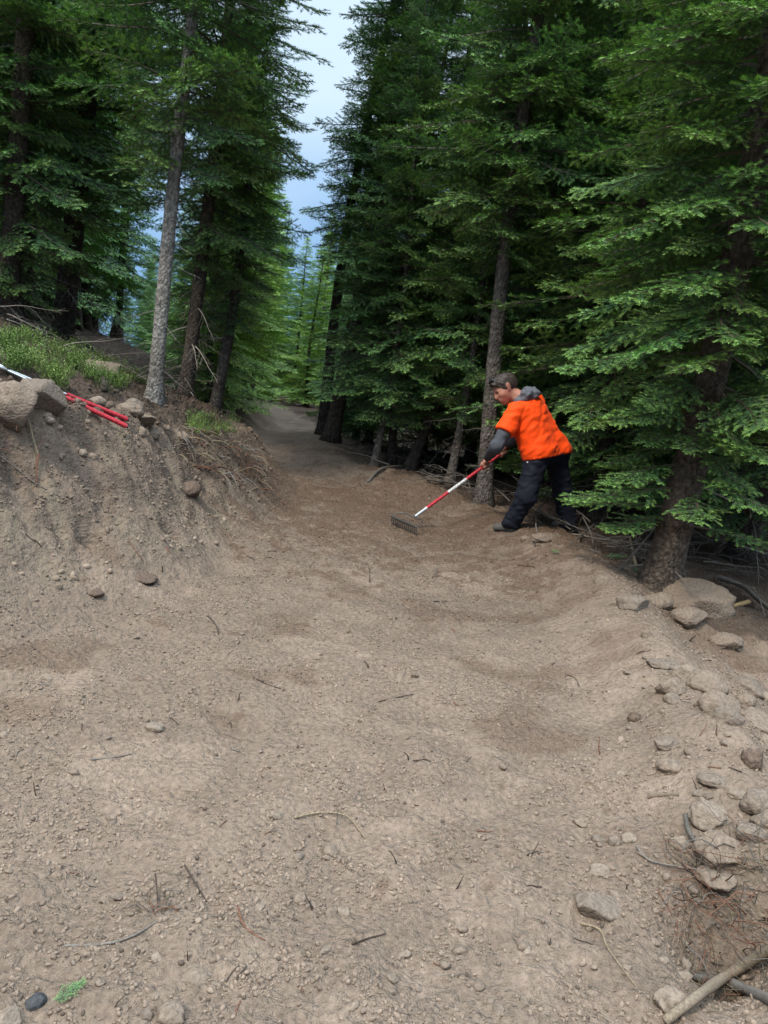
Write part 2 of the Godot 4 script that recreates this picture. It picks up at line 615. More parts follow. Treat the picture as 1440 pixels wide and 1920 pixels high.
func make_dead(sd: int) -> ArrayMesh:   # a bare grey branch, 1 m long along +x
	rng.seed = sd
	var g := Geo.new()
	var col := Color(1, 1, 1)
	var a := Vector3.ZERO
	var d := Vector3(1, rng.randf_range(-0.25, 0.1), 0).normalized()
	for i in 8:
		var b := a + d * 0.125
		stem(g, a, b, 0.010 * (1.0 - i / 9.0) + 0.001, 0.010 * (1.0 - (i + 1) / 9.0) + 0.001, col)
		if i > 0:
			for m in rng.randi_range(1, 2):
				var c := a
				var e := (d * 0.6 + Vector3(0, rng.randf_range(-0.7, 0.4), rng.randf_range(-1, 1))).normalized()
				var l := rng.randf_range(0.1, 0.42) * (1.1 - i / 9.0)
				for q in 3:
					var f := c + e * l / 3.0
					stem(g, c, f, 0.0032 - q * 0.0008, 0.0024 - q * 0.0008, col)
					if rng.randf() < 0.6:
						stem(g, f, f + (e + Vector3(rng.randf_range(-1, 1), rng.randf_range(-1, 0.3), rng.randf_range(-1, 1))).normalized() * l * 0.4, 0.0018, 0.0006, col)
					c = f
					e = (e + Vector3(rng.randf_range(-0.3, 0.3), rng.randf_range(-0.4, 0.1), rng.randf_range(-0.3, 0.3))).normalized()
		a = b
		d = (d + Vector3(0, rng.randf_range(-0.15, 0.12), rng.randf_range(-0.15, 0.15))).normalized()
	return g.mesh()

var boughs := {}   # near / mid / far -> meshes
var deads := []

func make_boughs() -> void:
	var old := Color(0.066, 0.148, 0.060)
	var fresh := Color(0.155, 0.290, 0.082)
	boughs.near = []
	boughs.mid = []
	boughs.far = []
	for i in 5:
		boughs.near.append(make_bough(100 + i, 1.0, 0.026, 0.0055, 0.0075, fresh, old, 0.035, 0.030, 0.20 + 0.05 * i, 0.22))
	for i in 5:
		boughs.mid.append(make_bough(200 + i, 1.0, 0.034, 0.0082, 0.0135, fresh, old, 0.04, 0.044, 0.15 + 0.04 * i, 0.10))
	for i in 3:
		boughs.far.append(make_bough(300 + i, 1.0, 0.060, 0.019, 0.034, fresh, old, 0.06, 0.080, 0.20 + 0.05 * i, 0.06))
	for k in boughs:
		print(k, " ", boughs[k][0].surface_get_array_len(0) / 3)
	for i in 4:
		deads.append(make_dead(400 + i))

func stem_at(y: float, h: float, lean: Vector2, wobx: float, wobz: float) -> Vector3:
	var k := y / h
	var m := minf(h, 8.0) * 0.5
	return Vector3(lean.x * y + wobx * sin(k * 5.0) * m, y, lean.y * y + wobz * sin(k * 4.0) * m)

# whorls of boughs on an axis from y0 to h: [[Transform3D, brightness], ...]
func whorls(y0: float, h: float, crown_r: float, dens: float, full: float) -> Array:
	var out := []
	var y := y0
	while y < h - 0.05:
		var k := (y - y0) / maxf(h - y0, 0.1)
		var prof := pow(1.0 - k, 0.72) * smoothstep(-0.10, 0.12, k + full)
		var rr := crown_r * prof + 0.12
		var count := int(round(lerpf(7.4, 5.0, k) * dens)) + rng.randi_range(0, 1)
		var a0 := rng.randf() * TAU
		for b in count:
			var ang := a0 + TAU * b / count + rng.randf_range(-0.35, 0.35)
			var len := rr * rng.randf_range(0.55, 1.2)
			var yy := y + rng.randf_range(-0.12, 0.12)
			if yy > h - 0.02: continue
			var pitch := lerpf(-0.16, 0.55, pow(k, 1.3)) + rng.randf_range(-0.18, 0.16)
			var bs := Basis(Vector3.UP, ang) * Basis(Vector3(0, 0, 1), pitch) * Basis(Vector3(1, 0, 0), rng.randf_range(-0.55, 0.55))
			bs = bs.scaled_local(Vector3(len, lerpf(len, 1.0, 0.5), lerpf(len, 0.9, 0.4)))
			out.append([Transform3D(bs, Vector3(0, yy, 0)), rng.randf_range(0.92, 1.12)])
		y += lerpf(0.235, 0.15, k) * rng.randf_range(0.8, 1.25)
	out.append([Transform3D(Basis(Vector3(0, 0, 1), PI / 2).scaled(Vector3.ONE * 0.4), Vector3(0, h - 0.35, 0)), 1.0])
	return out

var crowns := {"far": []}   # [mesh, span, radius]
func bake_crowns() -> void:
	for a in [["far", 5, 8.6, 1.2, 0.8]]:
		for n in int(a[1]):
			rng.seed = 9000 + n * 31 + int(a[4] * 100.0)
			var v := PackedVector3Array()
			var c := PackedColorArray()
			var i := 0
			for q in whorls(0.0, a[2], a[3], a[4], 0.08 * n - 0.08):
				var tr: Transform3D = q[0]
				var from: Array = boughs.far
				var m: ArrayMesh = from[i % from.size()]
				var arr := m.surface_get_arrays(0)
				var vv: PackedVector3Array = arr[Mesh.ARRAY_VERTEX]
				v.append_array(tr * vv)
				c.append_array(arr[Mesh.ARRAY_COLOR])
				i += 1
			var arr2 := []
			arr2.resize(Mesh.ARRAY_MAX)
			arr2[Mesh.ARRAY_VERTEX] = v
			arr2[Mesh.ARRAY_COLOR] = c
			var am := ArrayMesh.new()
			am.add_surface_from_arrays(Mesh.PRIMITIVE_TRIANGLES, arr2)
			crowns[a[0]].append([am, a[2], a[3]])
			print(a[0], " crown ", v.size() / 3)

var tints := {}
func foliage_tint(c: Color) -> StandardMaterial3D:
	var key := "%.1f %.1f %.1f" % [c.r, c.g, c.b]
	if not tints.has(key):
		var m: StandardMaterial3D = M.foliage.duplicate()
		m.albedo_color = Color(snappedf(c.r, 0.1), snappedf(c.g, 0.1), snappedf(c.b, 0.1)).linear_to_srgb()
		tints[key] = m
	return tints[key]

# one tree; foot on the ground, lean in radians as (x, z) shift per metre
func tree(called: String, foot: Vector3, h: float, dia: float, crown_from: float, crown_r: float, lean: Vector2, bark: String, detail: String, dens: float, sd: int, opt := {}) -> Node3D:
	rng.seed = sd
	var t := base(called, foot)
	var wobx := rng.randf_range(-0.05, 0.05)
	var wobz := rng.randf_range(-0.05, 0.05)
	# trunk with root flare and swollen branch whorls
	var s := Soft.new()
	var pts := []
	var rad := []
	var cols := []
	var ny := int(h / 0.12) if detail != "far" else int(h / 0.8)
	ny = maxi(ny, 6)
	var r0 := dia * 0.5
	pts.append(Vector3(0, -0.35, 0)); rad.append(r0 * 1.7); cols.append(Color.WHITE)
	for i in ny + 1:
		var y := h * i / ny
		var r := r0 * pow(1.0 - y / h, 0.8) + 0.006
		r *= 1.0 + 0.55 * exp(-y / 0.14) 
		if detail != "far":
			r *= 1.0 + 0.035 * n2.get_noise_2d(y * 3.0, sd * 7.1) + (0.06 if i % 4 == 0 else 0.0)
		pts.append(stem_at(y, h, lean, wobx, wobz))
		rad.append(r)
		var scar := n2.get_noise_2d(y * 5.0 + 3.0, sd * 3.3)   # branch scars and dark patches of bark
		cols.append(Color(1, 1, 1).lerp(Color(0.42, 0.36, 0.32), clampf((0.75 if i % 4 == 0 else 0.0) * (0.4 + scar) + maxf(0.0, scar - 0.25), 0.0, 0.85)))
	s.tube(pts, rad, 14 if detail == "near" else (10 if detail == "mid" else 6), cols)
	put("trunk", s.mesh(), M[bark], t)
	# crown
	var tint: Color = opt.get("tint", Color(1, 1, 1))
	if detail != "far":
		var places := whorls(crown_from, h, crown_r, dens, float(opt.get("full", 0.0)))
		for e in opt.get("extra", []):   # single boughs seen in the photograph: [height, angle, pitch, length]
			var bs := Basis(Vector3.UP, e[1]) * Basis(Vector3(0, 0, 1), e[2])
			bs = bs.scaled_local(Vector3(e[3], e[3], lerpf(e[3], 1.0, 0.4)))
			places.append([Transform3D(bs, Vector3(0, e[0], 0)), 1.0])
		var crown := Node3D.new()
		crown.name = "crown"
		t.add_child(crown)
		var sets: Array = boughs[detail]
		for w in sets.size():
			var at := []
			var cl := []
			for i in places.size():
				if i % sets.size() != w: continue
				var tr: Transform3D = places[i][0]
				tr.origin = stem_at(tr.origin.y, h, lean, wobx, wobz)
				at.append(tr)
				var q: float = places[i][1]
				cl.append(Color(tint.r * q, tint.g, tint.b / q))
			if at.size():
				multi("boughs", sets[w], M.foliage, at, cl, crown).set_meta("kind", "stuff")
	else:
		var protos: Array = crowns.far
		var pm: Array = protos[sd % protos.size()]
		var span := h - crown_from
		var k := crown_r / float(pm[2])
		var turn := Basis(Vector3.UP, rng.randf() * TAU)
		var shape := Basis(Vector3(k, 0, 0), Vector3(lean.x * span / float(pm[1]), span / float(pm[1]), 0), Vector3(0, 0, k))
		var o := put("crown", pm[0], foliage_tint(tint), t)
		var foot_at := stem_at(crown_from, h, lean, wobx, wobz)
		o.transform = Transform3D(shape * turn, foot_at)
	# dead lower branches
	var nd: int = opt.get("dead", 0)
	if nd:
		var da := []
		var dc := []
		for i in nd:
			var ang := rng.randf() * TAU
			var yy := rng.randf_range(0.15, maxf(crown_from + 0.6, 0.6))
			var len := rng.randf_range(0.25, float(opt.get("dead_len", 0.9)))
			da.append(Transform3D((Basis(Vector3.UP, ang) * Basis(Vector3(0, 0, 1), rng.randf_range(-0.6, 0.15))).scaled_local(Vector3.ONE * len), stem_at(yy, h, lean, wobx, wobz)))
			dc.append(Color(1, 1, 1) * rng.randf_range(0.5, 1.5))
		multi("dead_branch", deads[sd % deads.size()], M.deadwood, da, dc, t).set_meta("kind", "stuff")
	return t

func stand(z: float, px: float, py: float) -> Vector3:   # where a trunk at depth z meets the ground, from the pixel column of its base
	var p := at_z(px, py, z)
	return Vector3(p.x, height(p.x, z), z)

func build_trees() -> void:
	make_boughs()
	bake_crowns()
	print("boughs ", Time.get_ticks_msec())
	var used := []   # [x, z, keep-clear radius]
	# --- trees that the photograph shows singly: name, z, base pixel, height, diameter, crown start, crown radius, lean, bark, detail, density, label, options
	var T := [
		["fir_tree", -7.5, 290, 740, 11.0, 0.125, 2.3, 1.15, Vector2(0.055, 0.0), "bark_pale", "mid", 1.0, "fir with a pale grey bare trunk at the top of the cut bank", {"dead": 14, "dead_len": 0.5}],
		["fir_tree", -10.5, 115, 640, 14.0, 0.27, 1.9, 1.8, Vector2(0.075, 0.0), "bark_dark", "mid", 0.9, "thick dark trunked fir uphill of the green groundcover", {"dead": 26, "dead_len": 1.1}],
		["fir_tree", -9.2, 345, 760, 12.0, 0.15, 1.7, 1.1, Vector2(0.02, 0.0), "bark_dark", "mid", 1.0, "slim dark fir right behind the pale grey trunk", {"dead": 18, "dead_len": 0.8}],
		["fir_tree", -10.4, 402, 742, 8.0, 0.14, 1.3, 0.8, Vector2(0.02, 0.0), "bark_grey", "mid", 1.0, "grey stemmed fir above the root-fringed end of the bank", {"dead": 10}],
		["fir_tree", -12.5, 45, 610, 14.0, 0.24, 2.0, 1.7, Vector2(0.03, 0.0), "bark_dark", "mid", 0.8, "tall fir with many dead twigs deep in the uphill wood", {"dead": 30, "dead_len": 1.2}],
		["fir_tree", -11.2, 620, 826, 13.5, 0.21, 2.3, 0.88, Vector2(0.07, 0.0), "bark_brown", "mid", 1.25, "tall narrow fir with brown trunk where the trail crests", {"dead": 8, "dead_len": 0.5}],
		["fir_tree", -11.9, 604, 826, 9.5, 0.17, 2.8, 0.6, Vector2(0.06, 0.0), "bark_dark", "mid", 0.8, "dark trunk leaning close against the tall narrow fir", {"dead": 6, "dead_len": 0.4}],
		["fir_tree", -8.1, 907, 940, 11.5, 0.16, 2.7, 1.15, Vector2(0.01, 0.0), "bark_grey", "mid", 1.15, "fir with a grey trunk just behind the person raking", {"dead": 8, "dead_len": 0.6}],
		["fir_tree", -8.9, 842, 912, 5.2, 0.09, 1.0, 0.85, Vector2(0.02, 0.0), "bark_grey", "mid", 1.0, "thin young fir beside the red and white rake", {"dead": 8, "dead_len": 0.5}],
		["fir_tree", -9.4, 700, 880, 5.6, 0.075, 0.7, 0.95, Vector2(0.02, 0.0), "bark_grey", "mid", 1.1, "young fir with several thin stems at the trail edge", {"dead": 14, "dead_len": 0.7}],
		["fir_tree", -9.9, 735, 875, 6.6, 0.10, 0.8, 1.15, Vector2(0.0, 0.0), "bark_dark", "mid", 1.1, "bushy fir with boughs down to the roots of the trail edge", {"dead": 10}],
		["leaning_tree", -9.7, 770, 850, 7.8, 0.12, 4.2, 0.6, Vector2(0.20, 0.0), "bark_brown", "mid", 0.8, "thin brown trunk leaning through the fir boughs", {}],
		["fir_tree", -5.75, 1243, 1062, 10.5, 0.245, 1.15, 1.12, Vector2(-0.005, 0.0), "bark_brown", "near", 1.25, "large fir with drooping bright tipped boughs beside the boulders", {"dead": 12, "dead_len": 0.8, "tint": Color(1.15, 1.1, 0.95), "extra": [
			[0.62, 2.75, 0.02, 0.85], [0.78, 3.3, -0.02, 0.95], [0.55, 3.75, 0.0, 0.7], [0.75, -1.9, 0.0, 0.75], [0.95, -2.5, 0.0, 0.85], [1.2, -1.4, -0.05, 0.9], [0.5, -0.5, 0.05, 0.9], [0.9, -1.0, -0.05, 0.9],
			[1.9, -1.2, -0.15, 1.15], [2.05, -1.75, -0.1, 1.0], [2.3, -2.2, -0.15, 1.1], [2.4, -1.0, -0.1, 1.1], [2.75, -1.6, -0.2, 1.15], [2.9, -2.4, -0.2, 1.15], [3.2, -1.3, -0.2, 1.1], [3.4, -1.9, -0.1, 1.1], [3.9, -2.3, -0.15, 1.2], [4.1, -1.1, -0.1, 1.1], [2.4, 3.6, -0.2, 1.15], [2.9, 3.4, -0.25, 1.25], [3.4, 3.0, -0.2, 1.25], [3.9, 3.3, -0.2, 1.3]]}],
		["fir_tree", -8.0, 1120, 950, 8.6, 0.15, 0.6, 1.45, Vector2(0.01, 0.0), "bark_dark", "mid", 1.1, "dense dark fir behind the orange shirt", {"dead": 10}],
		["fir_tree", -7.2, 1400, 960, 9.5, 0.2, 0.5, 1.6, Vector2(0.01, 0.0), "bark_dark", "mid", 1.0, "full fir behind the large drooping fir and fallen branches", {"dead": 8}],
	]
	var i := 0
	for a in T:
		var p := stand(a[1], a[2], a[3])
		var o: Dictionary = a[13]
		var n := tree(a[0], p, a[4], a[5], a[6], a[7], a[8], a[9], a[10], a[11], 1000 + i * 17, o)
		tag(n, a[12], "tree")
		used.append(Vector3(p.x, p.z, 0.8))
		i += 1
	# --- firs along the trail beyond the crest and on both sides, by base pixel column and depth
	var K := [[-14.5, 418, 742, 5.4, 0.09, 0.9, 1.0], [-17.5, 450, 740, 6.2, 0.10, 1.0, 1.05], [-21.0, 470, 738, 7.0, 0.11, 1.0, 1.15], [-13.0, 395, 735, 6.5, 0.11, 0.5, 1.0], [-15.5, 412, 735, 7.5, 0.12, 0.3, 1.3], [-18.5, 418, 735, 8.5, 0.13, 0.3, 1.4], [-22.5, 415, 735, 10.0, 0.15, 0.4, 1.5], [-27.0, 445, 745, 11.5, 0.16, 0.4, 1.5],
		[-31.0, 470, 745, 10.0, 0.16, 0.4, 1.5], [-33.0, 505, 745, 8.0, 0.15, 0.3, 1.5], [-34.0, 548, 750, 7.0, 0.15, 0.3, 1.4], [-30.0, 575, 755, 6.0, 0.15, 0.3, 1.3], [-36.0, 590, 755, 8.5, 0.15, 0.3, 1.4],
		[-14.5, 668, 800, 7.0, 0.11, 0.4, 1.0], [-18.0, 668, 790, 7.5, 0.12, 0.4, 1.1], [-22.0, 655, 780, 7.5, 0.12, 0.4, 1.2], [-25.5, 640, 775, 7.0, 0.12, 0.4, 1.2], [-13.0, 690, 830, 8.5, 0.12, 0.5, 1.1], [-11.6, 790, 850, 8.2, 0.13, 0.5, 1.25], [-11.5, 880, 870, 8.8, 0.14, 0.5, 1.3], [-10.6, 960, 890, 9.2, 0.14, 0.6, 1.3], [-9.8, 1040, 900, 8.3, 0.14, 0.5, 1.35], [-12.2, 1010, 880, 10.5, 0.16, 0.5, 1.5], [-10.0, 1180, 920, 9.5, 0.16, 0.5, 1.5], [-9.0, 1290, 930, 8.5, 0.15, 0.5, 1.4]]
	i = 0
	for a in K:
		var p := stand(a[0], a[1], a[2])
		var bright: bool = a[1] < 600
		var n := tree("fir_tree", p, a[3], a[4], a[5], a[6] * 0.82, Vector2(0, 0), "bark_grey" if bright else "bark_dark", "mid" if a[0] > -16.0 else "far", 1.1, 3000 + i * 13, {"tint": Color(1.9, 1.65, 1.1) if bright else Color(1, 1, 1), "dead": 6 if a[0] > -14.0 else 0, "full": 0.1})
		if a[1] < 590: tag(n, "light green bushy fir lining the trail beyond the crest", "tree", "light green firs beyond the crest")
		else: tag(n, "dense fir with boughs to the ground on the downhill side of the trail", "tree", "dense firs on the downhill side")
		used.append(Vector3(p.x, p.z, 0.7))
		i += 1
	# --- the wood behind
	rng.seed = 77
	var spots := []
	var tries := 0
	while spots.size() < 175 and tries < 8000:
		tries += 1
		var z := -rng.randf_range(8.5, 40.0)
		var x := rng.randf_range(-0.75, 0.75) * -z
		var r := row(z)
		var dl := r[1] - x
		var dr := x - r[2]
		if dl < (4.2 if z < -11.0 else 1.2) and dr < (3.6 if z < -12.0 else 0.9): continue
		if z > -10.0 and dl > 0.0 and dl < 2.6: continue
		var ok := true
		for u in used:
			if Vector2(u.x - x, u.y - z).length() < maxf(u.z, 0.8 + -z * 0.035): ok = false
		if not ok: continue
		used.append(Vector3(x, z, 0.9))
		spots.append([x, z, dl > 0.0, rng.randf(), rng.randf(), rng.randf()])
	for q in spots:
		var far: bool = q[1] < -15.0
		var hh: float = lerpf(8.5, 14.0, q[3])
		var side: float = q[0] / -q[1]
		if side > -0.19 and side < -0.045 and q[1] < -18.0: hh = minf(hh, -q[1] * 0.21)
		var cf: float = lerpf(0.9, 2.4, q[4]) if q[2] and q[5] < 0.55 else lerpf(0.3, 0.9, q[4])
		var n := tree("fir_tree", Vector3(q[0], height(q[0], q[1]), q[1]), hh, hh * 0.0165, cf, lerpf(0.85, 1.35, q[5]), Vector2((q[4] - 0.5) * 0.03, 0), "bark_dark", "far" if far else "mid", 0.95, 5000 + int(q[3] * 9999.0), {"dead": 0 if far else 16, "dead_len": 1.1})
		var looks: String = ["short", "middling", "tall"][int(clampf((hh - 6.0) / 8.0 * 3.0, 0.0, 2.0))] + (" fir with a bare lower trunk" if cf > 0.9 else (" broad fir bushy to the ground" if q[5] > 0.5 else " narrow fir bushy to the ground"))
		var where: String = " close to the trail" if minf(absf(q[0] - row(q[1])[1]), absf(q[0] - row(q[1])[2])) < 3.0 else (" deep in the wood" if far else " inside the wood")
		if q[2]: tag(n, looks + where + " on the uphill side", "tree", "firs in the uphill wood")
		else: tag(n, looks + where + " on the downhill side", "tree", "firs in the downhill wood")
	# --- far wood, one mass
	var wood := base("forest", Vector3.ZERO)
	tag(wood, "dark conifer forest closing the view behind the nearer firs", "forest", "", "stuff")
	rng.seed = 78
	var at := [[], [], [], []]
	var cl := [[], [], [], []]
	var n := 0
	while n < 520:
		var z := -rng.randf_range(14.0, 80.0)
		var x := rng.randf_range(-0.95, 0.95) * -z
		if z > -40.0 and absf(x) < -z * 0.55: continue
		var r := row(z)
		if r[1] - x < 2.0 and x - r[2] < 2.0: continue
		var hh := rng.randf_range(0.85, 1.45)
		var side := x / -z
		if side > -0.19 and side < -0.03: hh = minf(hh, -z * 0.021)
		at[n % 4].append(Transform3D(Basis(Vector3.UP, rng.randf() * TAU).scaled(Vector3(1.25, hh, 1.25)), Vector3(x, hs(x, z) + 0.1, z)))
		var g := rng.randf_range(0.8, 1.2)
		cl[n % 4].append(Color(g, g, g))
		n += 1
	for k in 4:
		multi("conifers", crowns.far[k][0], M.foliage, at[k], cl[k], wood)
	print("trees ", Time.get_ticks_msec(), " ", spots.size())

# ------------------------------------------------------------------ stones
var stone_shapes := {}
func stone_mesh(sd: int, sub: int, cuts: int) -> ArrayMesh:
	var key := "%d %d %d" % [sd, sub, cuts]
	if stone_shapes.has(key): return stone_shapes[key]
	var r := RandomNumberGenerator.new()
	r.seed = sd
	var ph := (1.0 + sqrt(5.0)) / 2.0
	var v := []
	for q in [[-1, ph, 0], [1, ph, 0], [-1, -ph, 0], [1, -ph, 0], [0, -1, ph], [0, 1, ph], [0, -1, -ph], [0, 1, -ph], [ph, 0, -1], [ph, 0, 1], [-ph, 0, -1], [-ph, 0, 1]]:
		v.append(Vector3(q[0], q[1], q[2]).normalized())
	var f := [[0, 11, 5], [0, 5, 1], [0, 1, 7], [0, 7, 10], [0, 10, 11], [1, 5, 9], [5, 11, 4], [11, 10, 2], [10, 7, 6], [7, 1, 8], [3, 9, 4], [3, 4, 2], [3, 2, 6], [3, 6, 8], [3, 8, 9], [4, 9, 5], [2, 4, 11], [6, 2, 10], [8, 6, 7], [9, 8, 1]]
	for s in sub:
		var mid := {}
		var nf := []
		for t in f:
			var m := []
			for e in 3:
				var a: int = t[e]
				var b: int = t[(e + 1) % 3]
				var kk := mini(a, b) * 100000 + maxi(a, b)
				if not mid.has(kk):
					mid[kk] = v.size()
					v.append((v[a] + v[b]).normalized())
				m.append(mid[kk])
			nf.append_array([[t[0], m[0], m[2]], [t[1], m[1], m[0]], [t[2], m[2], m[1]], [m[0], m[1], m[2]]])
		f = nf
	var planes := []
	for i in cuts:
		planes.append([Vector3(r.randf_range(-1, 1), r.randf_range(-1, 1), r.randf_range(-1, 1)).normalized(), r.randf_range(0.55, 0.9)])
	var w := PackedVector3Array()
	for p in v:
		var q: Vector3 = p
		q *= 1.0 + 0.16 * n1.get_noise_3dv(p * 0.8 + Vector3(sd * 3.7, 0, 0)) * 1.6
		for pl in planes:
			var d: float = q.dot(pl[0]) - pl[1]
			if d > 0.0: q -= pl[0] * d * 0.92
		q *= 1.0 + 0.05 * n2.get_noise_3dv(p * 3.2 + Vector3(sd * 1.7, 3, 0))
		w.append(q)
	var nn := PackedVector3Array()
	nn.resize(w.size())
	var ix := PackedInt32Array()
	for t in f:
		var a: int = t[0]
		var b: int = t[1]
		var c: int = t[2]
		var nrm := (w[b] - w[a]).cross(w[c] - w[a])
		nn[a] += nrm; nn[b] += nrm; nn[c] += nrm
		ix.append_array([a, c, b])
	for i in nn.size(): nn[i] = nn[i].normalized()
	var arr := []
	arr.resize(Mesh.ARRAY_MAX)
	arr[Mesh.ARRAY_VERTEX] = w
	arr[Mesh.ARRAY_NORMAL] = nn
	arr[Mesh.ARRAY_INDEX] = ix
	var am := ArrayMesh.new()
	am.add_surface_from_arrays(Mesh.PRIMITIVE_TRIANGLES, arr)
	stone_shapes[key] = am
	return am

var rock_mats := {}
func rock_mat(c: Color) -> StandardMaterial3D:
	var key := c.to_html()
	if not rock_mats.has(key):
		var m: StandardMaterial3D = M.rock.duplicate()
		m.vertex_color_use_as_albedo = false
		m.albedo_color = c.linear_to_srgb()
		rock_mats[key] = m
	return rock_mats[key]

const TAN := Color(0.194, 0.148, 0.112)
const GREY := Color(0.176, 0.137, 0.106)
const PALE := Color(0.220, 0.172, 0.132)
const RUST := Color(0.125, 0.088, 0.066)
const DUSK := Color(0.06, 0.06, 0.062)

func rock(px: float, py: float, wpx: float, hpx: float, c: Color, sd: int, cuts: int, label: String, group := "", tilt := 0.0) -> void:
	var foot := hit(px, py + hpx * 0.32)
	var k := foot.distance_to(EYE) / FPX
	var w := wpx * k
	var h := hpx * k
	var o := put("rock", stone_mesh(sd, 3 if wpx > 30.0 else 2, cuts), rock_mat(c))
	o.position = foot + Vector3(0, h * 0.02, 0)
	o.transform.basis = Basis.from_euler(Vector3(0, (sd * 37 % 60 - 30) * 0.012, tilt)) * Basis.from_scale(Vector3(w * 0.56, h * 0.60, w * 0.50))
	tag(o, label, "rock", group)

